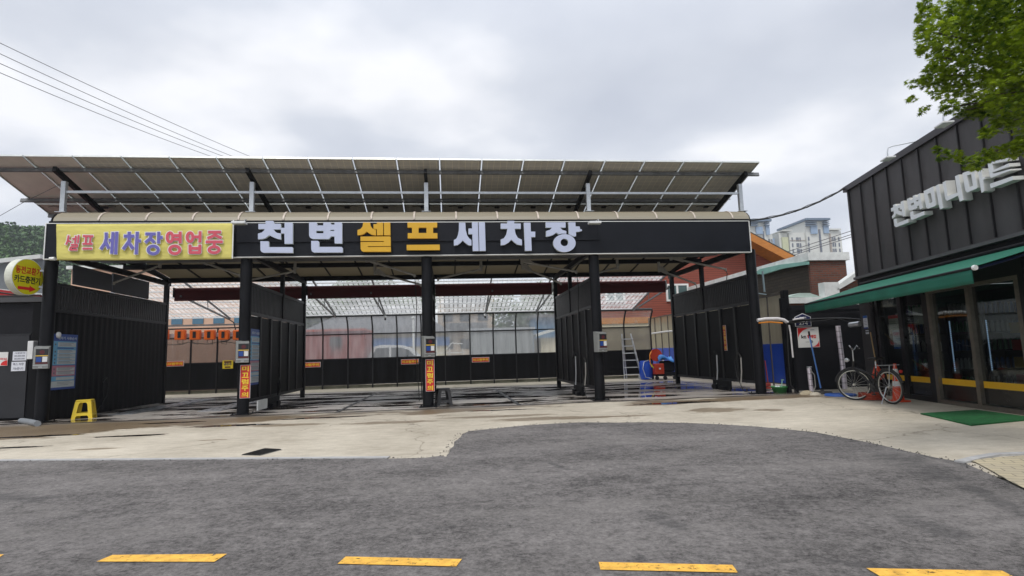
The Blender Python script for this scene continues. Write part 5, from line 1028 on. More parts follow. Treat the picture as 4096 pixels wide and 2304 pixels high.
for k, (u, o) in enumerate(((1.55, -2.5), (2.6, -3.2))):
    t = thing('snack_shelf', ('snack shelf with red and yellow packets behind the second door', 'snack shelf further back inside the shop')[k], 'shelf', tuple(SP(u, .02, o)))
    for j, z in enumerate((.2, .55, .9, 1.25)):
        mb = MB(); sbox(mb, u, u+.35, z, z+.02, o-.5, o+.4); mesh('board', mb, frd, t)
        mb = MB()
        for b in range(6): sbox(mb, u+.05, u+.3, z+.025, z+.2+.04*(b % 2), o-.48+.145*b, o-.36+.145*b)
        mesh('packets', mb, bott[3+(j+k) % 2], t)
# posters inside and outside
def wallpaper(label, u0, u1, z0, z1, o, cols, cat_='notice'):
    t = thing('notice', label, cat_, tuple(SP((u0+u1)/2, z0, o))); mb = MB(); sbox(mb, u0, u1, z0, z1, o, o+.004); mesh('sheet', mb, cols[0], t)
    for (a, b, m_) in cols[1:]:
        mb = MB(); sbox(mb, u0+.004, u1-.004, z0+(z1-z0)*a, z0+(z1-z0)*b, o+.0045, o+.006); mesh('band', mb, m_, t)
    mb = MB()
    for i in range(4): z = z0+(z1-z0)*(.3+.12*i); sbox(mb, u0+.03, u1-.04-.02*(i % 2), z, z+.006, o+.0045, o+.006)
    mesh('small_print', mb, ink, t)
wallpaper('white notice with a blue heading on the grey shop pilaster', .14, .34, 1.50, 1.80, -.015, [paper, (.82, 1, bbl := mat('heading_blue', (.03, .14, .5), .5)), (0, .1, pbl)])
wallpaper('small white slip below the notice on the shop pilaster', .20, .34, 1.37, 1.46, -.015, [paper])
wallpaper('pale blue poster hanging inside the first shop window', 1.15, 1.6, 1.02, 1.42, -.12, [mat('pale_blue_paper', (.35, .45, .60), .6), (0, .1, bbl)])
wallpaper('white poster with a red top behind the first shop window', .92, 1.55, 1.35, 1.75, -.18, [mat('dull_white_paper', (.42, .43, .40), .6), (.82, 1, kred)])
wallpaper('grey sheet of paper inside the second shop window', 2.0, 2.35, 1.5, 1.85, -.12, [mat('grey_paper', (.22, .24, .23), .6)])
# awning
ag = mat('green_awning_cloth', (.007, .135, .085), .75, 0, .14, 2, .3, 80); av = mat('green_awning_valance', (.007, .12, .078), .75, 0, .14, 2, .3, 80)
t = thing('awning', 'green fabric awning with valance over the shop front', 'awning', tuple(SP(3, 2.3, .5)))
mb = MB(); mb.grid(lambda u, v: SP(.32+5.85*u, 2.52-.39*v-.012*math.sin(v*3.14), .02+1.30*v), 30, 8); c_ = mesh('canopy', mb, ag, t); c_.modifiers.new('s', 'SOLIDIFY').thickness = .006
mb = MB(); mb.grid(lambda u, v: SP(.32+5.85*u, 2.095-.19*v, 1.335+.01*math.sin(u*60)*v), 120, 3); c_ = mesh('valance', mb, av, t); c_.modifiers.new('s', 'SOLIDIFY').thickness = .004
mb = MB(); mb.tube([SP(.33, 2.115, 1.33), SP(6.2, 2.115, 1.33)], .022, 10); mb.tube([SP(.32, 2.54, .04), SP(8, 2.54, .04)], .04, 10); mesh('roller', mb, M['black'], t)
mb = MB(); mb.lathe([(.034, -.02), (.038, .0), (.034, .02)], SP(6.22, 2.115, 1.33), 14, 'y'); mesh('end_cap', mb, M['white'], t)
mb = MB(); mb.tube([SP(6.1, 2.10, 1.3), SP(6.0, 2.25, .7), SP(6.1, 2.45, .05)], .02, 8); mesh('folding_arm', mb, mat('navy_arm', (.02, .03, .09), .4), t); mb = MB(); mb.tube([SP(.5, 2.10, 1.3), SP(.6, 2.25, .7), SP(.5, 2.45, .05)], .02, 8); mesh('folding_arm', mb, MATS['navy_arm'], t)
# mat
mg = mat('green_mat_turf', (.012, .13, .035), .95, 0, .35, 9, .8, 120)
mb = MB(); mp_ = [at(x, y, Z=0) for x, y in ((3682, 1658), (3905, 1644), (4160, 1678), (3885, 1705))]; mb.prism([[p+V((0, 0, .004)) for p in mp_]], (0, 0, .018)); one('door_mat', 'green turf door mat on the concrete before the shop door', 'mat', mb, mg, base=tuple(mp_[0]))
# letters on the cladding
def zS(x, y): return (3540+x*.22776, 600+y*.22776)
SL = [
 [[[(103,1022),(143,1005),(138,965),(180,948),(187,985),(270,952),(275,1005),(225,1030),(235,1070),(298,1088),(300,1150),(235,1135),(195,1115),(175,1165),(127,1208),(120,1165),(155,1120),(150,1062),(108,1085)]], [[(272,912),(320,890),(352,1155),(312,1172),(290,1035),(262,1048),(258,995),(284,985)]], [[(150,1220),(198,1200),(208,1288),(400,1210),(408,1275),(190,1356),(165,1335)]]],
 [[[(383,862),(432,838),(440,880),(492,856),(484,808),(528,788),(536,830),(580,812),(572,778),(612,760),(655,1020),(612,1045),(598,975),(566,985),(560,1020),(540,1035),(435,1062),(408,1035)], [(450,945),(505,920),(510,955),(458,985)], [(548,885),(585,870),(588,895),(553,910)]], [[(435,1095),(490,1072),(500,1148),(680,1075),(690,1140),(475,1232),(452,1210)]]],
 [[[(676,722),(845,640),(895,960),(880,985),(755,1030),(722,1005)], [(745,775),(800,748),(835,915),(775,945)]], [[(885,632),(940,600),(1020,1020),(962,1046)]]],
 [[[(1008,572),(1062,540),(1098,810),(1270,748),(1228,462),(1290,432),(1375,880),(1312,905),(1285,800),(1090,893),(1062,870)]]],
 [[[(1358,405),(1560,335),(1622,660),(1600,680),(1445,745),(1412,715)], [(1440,450),(1510,420),(1545,625),(1478,655)]], [[(1630,365),(1690,330),(1712,480),(1748,468),(1752,510),(1722,525),(1745,720),(1692,752)]]],
 [[[(1800,225),(2150,140),(2155,190),(1882,245),(1908,350),(2170,235),(2185,290),(1880,395),(1905,415),(2190,335),(2200,360),(1865,488),(1838,460)]], [[(1840,595),(2235,460),(2250,525),(1855,675)]]],
]
shs = thing('shop_sign', 'row of white raised Korean letters on the charcoal cladding, partly behind leaves', 'sign', tuple(SP(3, 3.6, 0)))
OF = .20
lw_ = mat('shop_letter_white', (.80, .83, .86), .45, 0, .05, 4); lws = mat('shop_letter_side', (.72, .73, .70), .5, 0, .08, 4)
for strokes in SL:
    mb = MB(); fc = MB()
    for k_, loops in enumerate(strokes):
        l3 = [[at(*zS(*p), pl=spl(OF-.002*k_)) for p in lp] for lp in loops]
        mb.prism([[p-SNn*.003 for p in lp] for lp in l3], -SNn*(OF-.05)); fc.prism(l3, -SNn*.0028)
    le = mesh('letter', mb, lws, shs); mesh('letter_face', fc, lw_, le)
# roof lamps
for px, py, lb in ((3552, 635, 'white floodlight on a bent arm over the shop roof edge, nearer the canopy'), (3776, 498, 'white floodlight on the shop roof edge under the leaves')):
    p = at(px, py, pl=spl(.45)); t = thing('floodlight', lb, 'floodlight', p); mb = MB(); mb.obox(p, SD*.13, SNn*.085, ZU*.016); mesh('housing', mb, M['white'], t, bevel=.006)
    mb = MB(); q = p-SNn*.45; mb.tube([p+ZU*.02, p+ZU*.12, p+ZU*.22-SNn*.02, p+ZU*.25-SNn*.1, V((q.x, q.y, 4.995))+SD*.25], .012, 8); mesh('arm', mb, M['galv'], t)
# ------------------------------------------------------------------ bicycle
by = thing('bicycle', 'black city bicycle on its kickstand with the front wheel turned, by the shop corner', 'bicycle', (7.57, -2.95, 0))
rub = mat('tyre_rubber', (.02, .02, .02), .8); rim = mat('rim_alu', (.52, .52, .48), .3, .7); frb = mat('bike_black', (.012, .012, .014), .3)
RW, FW = V((7.58, -3.38, .32)), V((7.60, -2.40, .32)); lean = V((-.06, 0, 1)).normalized()
def wheel(c, d, nm):
    d = V(d).normalized(); up = (lean-d*lean.dot(d)).normalized(); n_ = 40
    ring = lambda r: [c+d*(r*math.cos(2*math.pi*k/n_))+up*(r*math.sin(2*math.pi*k/n_)) for k in range(n_)]
    mb = MB(); mb.tube(ring(.305), .020, 8, closed=True); w = mesh('wheel', mb, rub, by)
    mb = MB(); mb.tube(ring(.283), .013, 6, closed=True); mesh('rim', mb, rim, w)
    ax = d.cross(up); mb = MB()
    for k in range(18): a = 2*math.pi*k/18; mb.tube([c+ax*(.03*(-1)**k), c+d*(.28*math.cos(a))+up*(.28*math.sin(a))], .0022, 4, cap=False)
    mb.tube([c-ax*.04, c+ax*.04], .022, 8); mesh('spokes', mb, rim, w)
    mb = MB(); m = 22; mb.tube([c+d*(.34*math.cos(a))+up*(.34*math.sin(a)) for a in [(.15+2.7*i/m) for i in range(m+1)]], .018, 6); mesh('mudguard', mb, frb, w)
wheel(RW, (0.02, 1, 0), 'rear'); wheel(FW, (-.62, .78, 0), 'front')
BB = V((7.585, -2.98, .30)); ST = V((7.545, -3.12, .72)); HD = V((7.545, -2.52, .80)); HL = V((7.56, -2.47, .66))
mb = MB(); 
for a, b, r in ((BB, ST, .016), (BB, HL, .019), (ST-V((0, -.03, .20)), HL, .016), (HL, HD, .02), (BB, RW, .01), (ST-V((0, 0, .1)), RW, .009)): mb.tube([a, b], r, 8)
mesh('frame', mb, frb, by)
mb = MB(); mb.tube([HL, FW+V((0, 0, .34)), FW+V((.05, 0, 0))], .012, 8); mb.tube([FW+V((0, 0, .34)), FW+V((-.05, 0, 0))], .012, 8); mesh('fork', mb, frb, by)
mb = MB(); h0 = HD+V((-.01, -.02, .22)); dd = V((.78, .62, 0)); mb.tube([HD, h0], .012, 8); mb.tube([h0-dd*.27+V((-.05, -.16, .03)), h0-dd*.26+V((.04, .03, .10)), h0-dd*.12+V((.03, .02, .03)), h0, h0+dd*.12+V((.03, .02, .03)), h0+dd*.26+V((.04, .03, .10)), h0+dd*.27+V((-.05, -.16, .03))], .011, 8); mesh('handlebar', mb, M['alu'], by)
mb = MB(); mb.tube([h0-dd*.27+V((-.05, -.16, .03)), h0-dd*.26+V((.0, -.06, .06))], .017, 8); mb.tube([h0+dd*.27+V((-.05, -.16, .03)), h0+dd*.26+V((.0, -.06, .06))], .017, 8); mesh('grip', mb, jb, by)
mb = MB(); mb.grid(lambda u, v: ST+V(((u-.5)*(.06+.12*v), .14-.27*v, .10+.012*math.sin(u*3.14)+.02*v)), 8, 8); s_ = mesh('saddle', mb, jb, by); s_.modifiers.new('s', 'SOLIDIFY').thickness = .04; mb = MB(); mb.tube([ST-V((0, 0, .05)), ST+V((0, 0, .08))], .013, 8); mesh('seat_post', mb, M['alu'], by)
mb = MB(); 
for dx in (-.05, 0, .05): mb.tube([RW+V((dx, .22, .40)), RW+V((dx, -.22, .42))], .006, 6)
mb.tube([RW+V((-.05, -.22, .42)), RW+V((.05, -.22, .42))], .006, 6); mb.tube([RW+V((-.06, -.05, 0)), RW+V((-.05, -.1, .41))], .006, 6); mb.tube([RW+V((.06, -.05, 0)), RW+V((.05, -.1, .41))], .006, 6); mesh('luggage_rack', mb, M['galv'], by)
mb = MB(); mb.lathe([(.07, -.004), (.07, .004)], BB+V((-.05, 0, 0)), 20, 'x'); mb.tube([BB+V((-.06, 0, 0)), BB+V((-.07, -.08, -.14))], .009, 6); mb.bar(BB+V((-.12, -.08, -.14)), BB+V((-.06, -.08, -.14)), .05, .02); mesh('crank', mb, mat('dark_crank', (.06, .06, .06), .4, .5), by)
mb = MB(); mb.tube([RW+V((-.03, .05, 0)), V((7.44, -3.30, .005))], .01, 6); mesh('kickstand', mb, M['galv'], by)
mb = MB(); mb.lathe([(.02, -.03), (.045, .03), (.04, .05)], HD+V((-.05, .10, .02)), 12, 'y'); mesh('headlamp', mb, M['alu'], by)
mb = MB(); mb.lathe([(.03, -.01), (.03, .01)], RW+V((0, -.30, .30)), 10, 'y'); mesh('reflector', mb, rsg, by)
# cone, rope coil, broom
cp_ = V((8.05, -3.0, 0)); co = mat('cone_orange', (.72, .07, .02), .45, 0, .1, 6); t = thing('traffic_cone', 'orange traffic cone with white bands behind the bicycle', 'cone', cp_)
mb = MB(); mb.box(cp_.x-.14, cp_.x+.14, cp_.y-.14, cp_.y+.14, 0, .03); mb.lathe([(.105, .03), (.025, .74)], cp_, 24); mesh('body', mb, co, t)
mb = MB(); mb.lathe([(.080, .30), (.069, .40)], cp_, 24, caps=False); mb.lathe([(.056, .52), (.042, .64)], cp_, 24, caps=False); mesh('band', mb, M['white'], t)
mb = MB(); rr_ = random.Random(5)
for j in range(4):
    for i in range(3): mb.tube([(7.92+(.22-.05*i+.015*math.sin(a+j))*math.cos(a), -2.45+(.24-.05*i)*math.sin(a), .025+j*.034) for a in [k*math.pi/10 for k in range(20)]], .020, 6, closed=True)
one('rope_coil', 'coil of orange-red hose on the ground behind the bicycle', 'hose coil', mb, mat('orange_red_hose', (.30, .04, .015), .6, 0, .3, 10), base=(7.92, -2.45, 0))
a, b = at(3482, 1330, pl=spl(.08)), at(3505, 1460, pl=spl(.35)); mb = MB(); mb.tube([a, b], .013, 8); t = thing('broom', 'wooden-handled broom leaning on the shop front behind the bicycle', 'broom', (b.x, b.y, 0)); mesh('handle', mb, mat('wood_handle', (.42, .27, .11), .6, 0, .2, 10), t)
mb = MB(); mb.tube([b, b+(b-a).normalized()*.07], .03, 8); e_ = b+(b-a).normalized()*.07; mb.tube([e_, e_+(b-a).normalized()*.25], .05, 10, r2=.12); mesh('bristles', mb, co, t)
# ------------------------------------------------------------------ cables and wires
def sag(a, b, s, n=16): return [a.lerp(b, i/n)+V((0, 0, -s*4*(i/n)*(1-i/n))) for i in range(n+1)]
a, b = V((6.86, -.1, 4.33)), SP(0, 4.95, .05); P = sag(a, b, .16)
t = thing('service_cable', 'black twisted cable sagging from the fascia corner to the shop roof', 'cable', a); mb = MB(); mb.tube(P, .018, 6); mb.tube([p+V((0, .012*math.cos(i*2), .026+.012*math.sin(i*2.0))) for i, p in enumerate(P)], .010, 5); mb.tube([p+V((0, 0, .012*math.sin(i*3))) for i, p in enumerate(P)], .012, 5); mesh('strand', mb, jb, t)
wm_ = mat('wire_grey', (.10, .10, .11), .5)
pole = V((-3.3, 34, 0)); t = thing('utility_pole', 'concrete utility pole hidden behind the solar array', 'pole', pole); mb = MB(); mb.lathe([(.18, 0), (.12, 15.2)], pole, 12); mesh('shaft', mb, mat('pole_concrete', (.35, .35, .33), .8), t); mb = MB(); mb.box(-4.5, -2.1, 33.95, 34.05, 14.6, 14.7); mesh('crossarm', mb, M['galv'], t)
for (y0, x1, lb) in ((172, 1017, 'topmost of the four overhead wires'), (215, 949, 'second overhead wire from the top'), (254, 914, 'third overhead wire from the top'), (291, 866, 'lowest of the four overhead wires')):
    a, b = at(-400, y0-400*.45, Y=12), at(x1+230, 640+230*.33, Y=34); m_ = at(x1-500, 632-500*.46, Y=20)
    A = at(0, y0, Y=12); B = at(x1, 633, Y=26); d_ = (B-A); mb = MB(); mb.tube([A-d_*.8+V((0, 0, .9))]+sag(A, B, .12, 12)+[B+d_*.25-V((0, 0, .0))], .016, 5); one('overhead_wire', lb, 'wire', mb, wm_, base=tuple(A))
mb = MB(); mb.tube([at(-200, 966, Y=1), at(0, 863, Y=.6), at(100, 806, Y=.5), V((-9.46, .25, 5.36))], .006, 5); one('guy_wire', 'thin stay wire running from the leftmost rack post out of the frame', 'wire', mb, wm_, base=(-9.46, .25, 5.3))
# ------------------------------------------------------------------ foliage
def leafmat(name, lo, hi, tl=.35):
    m = bpy.data.materials.new(name); m.use_nodes = True; t = m.node_tree; t.nodes.clear(); k = t.links.new
    o = nd(t, 'ShaderNodeOutputMaterial'); g = nd(t, 'ShaderNodeNewGeometry'); n = nd(t, 'ShaderNodeTexNoise'); n.inputs['Scale'].default_value = 2.3; n.inputs['Detail'].default_value = 3; k(g.outputs['Position'], n.inputs[0])
    ad = nd(t, 'ShaderNodeMath', operation='MULTIPLY_ADD'); k(g.outputs['Random Per Island'], ad.inputs[0]); ad.inputs[1].default_value = .45; k(n.outputs[0], ad.inputs[2])
    r = nd(t, 'ShaderNodeValToRGB'); e = r.color_ramp.elements; e[0].position = .42; e[0].color = lo+(1,); e[1].position = .98; e[1].color = hi+(1,); k(ad.outputs[0], r.inputs[0])
    p = nd(t, 'ShaderNodeBsdfPrincipled'); p.inputs['Roughness'].default_value = .5; p.inputs['Specular IOR Level'].default_value = .3; k(r.outputs[0], p.inputs['Base Color'])
    tr = nd(t, 'ShaderNodeBsdfTranslucent'); s = nd(t, 'ShaderNodeMix', data_type='RGBA', blend_type='MULTIPLY'); s.inputs[0].default_value = 1; k(r.outputs[0], s.inputs[6]); s.inputs[7].default_value = (1.0, 1.0, .45, 1); k(s.outputs[2], tr.inputs[0])
    mx_ = nd(t, 'ShaderNodeMixShader'); mx_.inputs[0].default_value = tl; k(p.outputs[0], mx_.inputs[1]); k(tr.outputs[0], mx_.inputs[2]); k(mx_.outputs[0], o.inputs[0]); MATS[name] = m; return m
maple = [(0, -.5), (.10, -.18), (.42, -.30), (.22, -.05), (.55, .12), (.18, .10), (.30, .45), (.08, .2), (0, .62), (-.08, .2), (-.30, .45), (-.18, .10), (-.55, .12), (-.22, -.05), (-.42, -.30), (-.10, -.18)]
def leaves(blobs, size, dens, rnd, shape=maple, flatn=.5):
    """many small leaf faces through ellipsoid blobs (centre, radius, squash)"""
    mb = MB(); vs, fs = [], []
    for c, r, sq in blobs:
        n = max(3, int(dens*r**2*(1+r)*(2.6 if r < .12 else 1)))
        for _ in range(n):
            while True:
                x, y, z = rnd.uniform(-1, 1), rnd.uniform(-1, 1), rnd.uniform(-1, 1)
                q = x*x+y*y+z*z
                if q <= 1 and rnd.random() < .35+.65*q: break
            p = c+V((x*r, y*r, z*r*sq)); s = size*rnd.uniform(.6, 1.25)
            nrm = V((rnd.gauss(0, flatn), rnd.gauss(0, flatn), 1)).normalized(); a = V((rnd.gauss(0, 1), rnd.gauss(0, 1), rnd.gauss(0, .3))); u = (a-nrm*a.dot(nrm)).normalized(); w = nrm.cross(u)
            o = len(vs); vs.append(p); vs += [p+u*(sx*s)+w*(sy*s)-nrm*(.35*s*(sx*sx+sy*sy)) for sx, sy in shape]; m = len(shape)
            fs += [(o, o+1+i, o+1+(i+1) % m) for i in range(m)]
    mb.add(vs, fs); return mb
BL = [(4050,60,150),(3900,50,115),(3800,50,75),(3745,130,75),(3850,160,105),(3980,190,130),(4080,220,130),(3705,60,40),(3690,120,34),(3715,190,45),(3740,300,52),(3790,340,70),(3880,310,100),(3960,380,100),(4060,350,120),(3700,330,30),(3655,335,20),(3625,330,10),(3655,392,16),(3635,400,9),(3700,436,18),(3680,450,10),(3790,430,36),(3860,440,40),(3920,450,38),(4040,440,75),(3945,530,30),(4000,500,42),(4080,495,55),(3745,598,20),(3780,620,28),(3830,625,30),(3885,650,34),(3935,630,38),(3990,612,36),(4050,600,45),(4105,575,55),(3897,675,18),(3700,15,30),(3760,230,45),(3800,240,60),(3730,265,20)]
OUT = [(4200,150,180),(4230,400,170),(4150,-100,200),(3950,-110,130),(4380,50,250),(4420,330,220),(4200,560,90)]
rl = random.Random(11); blobs = []
for px, py, r in BL+OUT:
    k_ = 1 if r > 60 else 0
    for j in range(2 if r > 60 else 1):
        D = 5.0+rl.uniform(-.5, .5)+(px-3900)*.001*rl.uniform(0, 1); c = at(px, py, D=D); rm = r*D/FOC; blobs.append((c, rm, .85))
lm = leafmat('maple_leaf', (.030, .078, .006), (.31, .42, .03), .45)  # ramp puts sunlit yellow-green and darker leaves into the colour at random
base = V((6.1, -8.95, 0)); bark = mat('bark', (.09, .07, .055), .9, 0, .3, 8, .6, 30)
tr = thing('maple_tree', 'green maple tree whose leafy branches hang into the top right corner', 'tree', base)
mb = leaves(blobs, .050, 4600, rl, flatn=.55); mesh('crown', mb, lm, tr)
mb = MB(); fork = V((6.0, -8.9, 2.9)); mb.tube([base, base+V((.05, 0, 1.5)), fork], .15, 12, r2=.10)
for px, py, r in [b for b in BL+OUT if b[2] > 33]:
    c = at(px, py, D=5.05); mid = fork.lerp(c, .5)+V((0, 0, .35)); mb.tube([fork, fork.lerp(mid, .5)+V((0, 0, .05)), mid, c], .035, 6, r2=.005)
mesh('trunk', mb, bark, tr)
oval = [(0, -.5), (.3, -.1), (.2, .35), (0, .5), (-.25, .3), (-.3, -.15)]
def bgtree(name, label, x, y, h, r, lo, hi, n, seed, size=.22):
    rn = random.Random(seed); t = thing(name, label, 'tree', (x, y, 0), 'trees behind the wash bays'); bs = []
    for i in range(n):
        a = rn.uniform(0, 6.28); zz = rn.uniform(.35, .95); rad = r*math.sqrt(max(.05, 1-((zz-.6)/.45)**2))*rn.uniform(.2, .85)
        bs.append((V((x+rad*math.cos(a), y+rad*math.sin(a), h*zz)), r*rn.uniform(.28, .45), .8))
    m_ = leafmat('leaf_'+name+str(seed), lo, hi, .25); mesh('crown', leaves(bs, size, 190, rn, oval, .9), m_, t)
    mb = MB(); mb.tube([(x, y, 0), (x+.1, y, h*.4), (x, y, h*.75)], .18, 8, r2=.05); mesh('trunk', mb, bark, t)
for i, (px, Y, h, r) in enumerate(((1240, 34, 7.5, 3.4), (1400, 38, 8.4, 3.8), (1600, 36, 7.4, 3.4), (2060, 30, 6, 2.4), (2230, 34, 6.8, 3), (500, 44, 8.5, 3.6))):
    p = at(px, 1380, Y=Y); bgtree('broadleaf_tree', ('leafy tree behind the left end of the tiled house', 'tallest tree behind the tiled house', 'tree behind the white lamp post', 'slim tree left of the blue shed', 'tree behind the third bay partition', 'tree behind the left wall')[i], p.x, Y, h, r, (.03, .07, .02), (.12, .2, .05), 16, 20+i)
# ------------------------------------------------------------------ buildings seen beyond the screens
def bx(t, nm, x0, x1, y0, y1, z0, z1, m_, label=None): mb = MB(); mb.box(x0, x1, y0, y1, z0, z1); return mesh(nm, mb, m_, t, label=label)
redc = mat('container_red', (.27, .035, .022), .55, 0, .2, 2, .2, 10)
t = thing('shipping_container', 'rust-red container behind the second bay screen', 'container', (-8, 13.5, 0))
mb = MB(); mb.grid(lambda u, v: V((-11.5+7.0*u, 12.6+.02*math.copysign(1, math.sin(u*150)), .1+2.3*v)), 300, 1, False); mb.box(-11.5, -4.5, 12.65, 15, .1, 2.4); mesh('body', mb, redc, t)
bx(t, 'top_rail', -11.55, -4.45, 12.5, 15.05, 2.401, 2.5, mat('container_rail', (.40, .09, .06), .5)); bx(t, 'vent', -6.0, -5.5, 12.45, 12.57, 1.75, 2.15, M['black']); bx(t, 'window', -8.4, -7.3, 12.5, 12.57, .9, 1.65, mat('dull_window', (.12, .14, .12), .2)); bx(t, 'window_frame', -8.5, -7.2, 12.575, 12.595, .8, 1.75, M['whitew'])
hr = mat('grey_roof_tiles', (.13, .13, .135), .8, 0, .2, 2, .6, 25, stretch=(1, 4, 4)); cream = mat('cream_wall', (.55, .50, .36), .8, 0, .12, 1.5, .1); bluep = mat('blue_band', (.05, .18, .48), .5, 0, .1, 2)
t = thing('tiled_house', 'low house with a grey hipped tile roof and a blue band under the eaves', 'house', (-4.5, 22, 0))
bx(t, 'wall', -9, -.9, 20, 26, 0, 2.5, cream); bx(t, 'blue_band', -6.6, -.7, 19.9, 19.98, 1.78, 2.28, bluep)
mb = MB(); A = [V((-9.6, 19.4, 2.5)), V((-.5, 19.4, 2.5)), V((-.5, 26.6, 2.5)), V((-9.6, 26.6, 2.5))]; B = [V((-6.6, 23, 4.4)), V((-3.2, 23, 4.4))]; mb.add(A+B, [(0, 1, 5, 4), (1, 2, 5), (2, 3, 4, 5), (3, 0, 4), (0, 3, 2, 1)]); mesh('roof', mb, hr, t)
mb = MB(); mb.tube([(-2.6, 17, 0), (-2.6, 17, 3.2)], .06, 8); mb.lathe([(.001, .12), (.12, .06), (.1, 0)], (-2.6, 17, 3.2), 12); one('lamp_post', 'short pale lamp post in the yard behind the second bay', 'lamp post', mb, M['whitew'], base=(-2.6, 17, 0))
# van
vt = thing('white_van', 'white van parked behind the screen of the second bay', 'van', (-3.1, 14.2, 0)); vw = mat('car_white', (.62, .64, .66), .25, 0, .04, 2); vg = mat('car_glass', (.03, .04, .05), .08)
prof = [(-4.6, .35), (-4.65, 1.0), (-4.45, 1.25), (-4.2, 1.68), (-3.9, 1.76), (-2.9, 1.72), (-2.55, 1.6), (-2.05, 1.15), (-1.5, 1.02), (-1.25, .8), (-1.25, .35)]
mb = MB(); mb.prism([[V((x, 13.4, z)) for x, z in prof]], (0, 1.7, 0)); mesh('body', mb, vw, vt, bevel=.05)
for q in (((-4.3, 1.15), (-4.08, 1.6), (-3.5, 1.62), (-3.5, 1.15)), ((-3.4, 1.15), (-3.4, 1.62), (-2.95, 1.6), (-2.6, 1.5), (-2.25, 1.15))): mb = MB(); mb.prism([[V((x, 13.39, z)) for x, z in q]], (0, -.012, 0)); mesh('window', mb, vg, vt)
for x in (-4.0, -1.95): mb = MB(); mb.lathe([(.31, -.1), (.31, .1)], (x, 13.45, .31), 20, 'y'); w_ = mesh('wheel', mb, rub, vt); mb = MB(); mb.lathe([(.18, -.11), (.18, -.10)], (x, 13.45, .31), 16, 'y'); mesh('rim', mb, M['alu'], w_)
gy = mat('grey_box_paint', (.22, .24, .25), .6, 0, .08, 1)
t = thing('storage_box', 'large plain grey storage box behind the third bay', 'storage box', (1.7, 14, 0)); bx(t, 'body', .3, 3.3, 13.5, 16, 0, 2.3, gy); bx(t, 'lid', .2, 3.4, 13.4, 16.1, 2.301, 2.42, mat('pale_grey', (.36, .38, .4), .6))
t = thing('tool_shed', 'cream shed with a pale sloping roof beside the grey box', 'shed', (4.6, 14, 0)); bx(t, 'wall', 3.7, 6.2, 13.8, 16, 0, 1.9, cream); mb = MB(); mb.prism([[V((3.45, 13.5, 1.95)), V((6.3, 13.5, 2.75)), V((6.3, 13.5, 2.85)), V((3.45, 13.5, 2.08))]], (0, 2.8, 0)); mesh('roof', mb, M['whitew'], t)
t = thing('pipe_rack', 'white metal rack standing in the yard behind the third bay', 'rack', (-1.0, 13, 0)); mb = MB()
for x in (-1.3, -.7, -.1): mb.bar((x, 13, 0), (x, 13, 1.9 if x < -1 else 1.5), .04)
for z in (.5, .9, 1.3): mb.bar((-1.4, 13, z), (0, 13, z), .04)
mb.bar((-1.0, 13, 1.3), (-.6, 13, 1.75), .04); mb.bar((-.6, 13, 1.75), (-.1, 13, 1.7), .04); mesh('frame', mb, M['whitew'], t)
def winrow(t, xs, y, zs, w, h, m_, fm=None):
    for z in zs:
        for x in xs:
            mb = MB(); mb.box(x, x+w, y-.06, y-.01, z, z+h); p_ = mesh('window', mb, m_, t)
            if fm: mb = MB(); mb.box(x-.08, x+w+.08, y-.005, y+.03, z-.08, z+h+.08); mesh('window_frame', mb, fm, t)
apb = mat('peach_tiles', (.56, .37, .27), .8, 0, .1, 1.2, .1); bw = mat('blue_window', (.07, .16, .24), .2)
t = thing('apartment_block', 'peach-tiled apartment block with a row of blue windows behind the first bay', 'building', (-15, 24, 0))
bx(t, 'wall', -24, -12.9, 24, 34, 0, 7.2, apb); bx(t, 'roof', -24.2, -12.7, 23.8, 34, 7.201, 7.4, M['whitew']); winrow(t, [-23+1.25*i for i in range(8)], 24, (3.62, 1.6), .65, .46, bw)
brw = mat('brown_wall', (.24, .14, .10), .8, 0, .15, 1.5); one('yard_wall', 'brown wall of a shed close behind the first bay screen', 'wall', MB().box(-13.5, -8.2, 11.2, 11.4, 0, 2.3), brw, base=(-11, 11.3, 0))
bei = mat('beige_render', (.50, .40, .31), .8, 0, .1, 1.5)
t = thing('apartment_block', 'beige apartment block with balconies beyond the third bay', 'building', (1.2, 40, 0)); bx(t, 'wall', -1.8, 3.6, 40, 50, 0, 8, bei); bx(t, 'balcony', -1.2, 2.8, 39.2, 39.98, 3.4, 4.2, M['galv_d']); bx(t, 'balcony', -1.2, 2.8, 39.2, 39.98, 5.9, 6.7, M['galv_d']); winrow(t, [-1.3, .3, 2.0], 40, (1.8, 4.4, 6.9), .9, .9, vg)
t = thing('blue_shed', 'blue-sided shed at the back of the third bay view', 'shed', (6.6, 25, 0)); bx(t, 'wall', 5.2, 8.6, 25, 28, 0, 3.6, mat('blue_wall', (.06, .20, .38), .6, 0, .1, 1)); bx(t, 'roof', 5.0, 8.8, 24.7, 28.2, 3.601, 3.8, M['galv_d'])
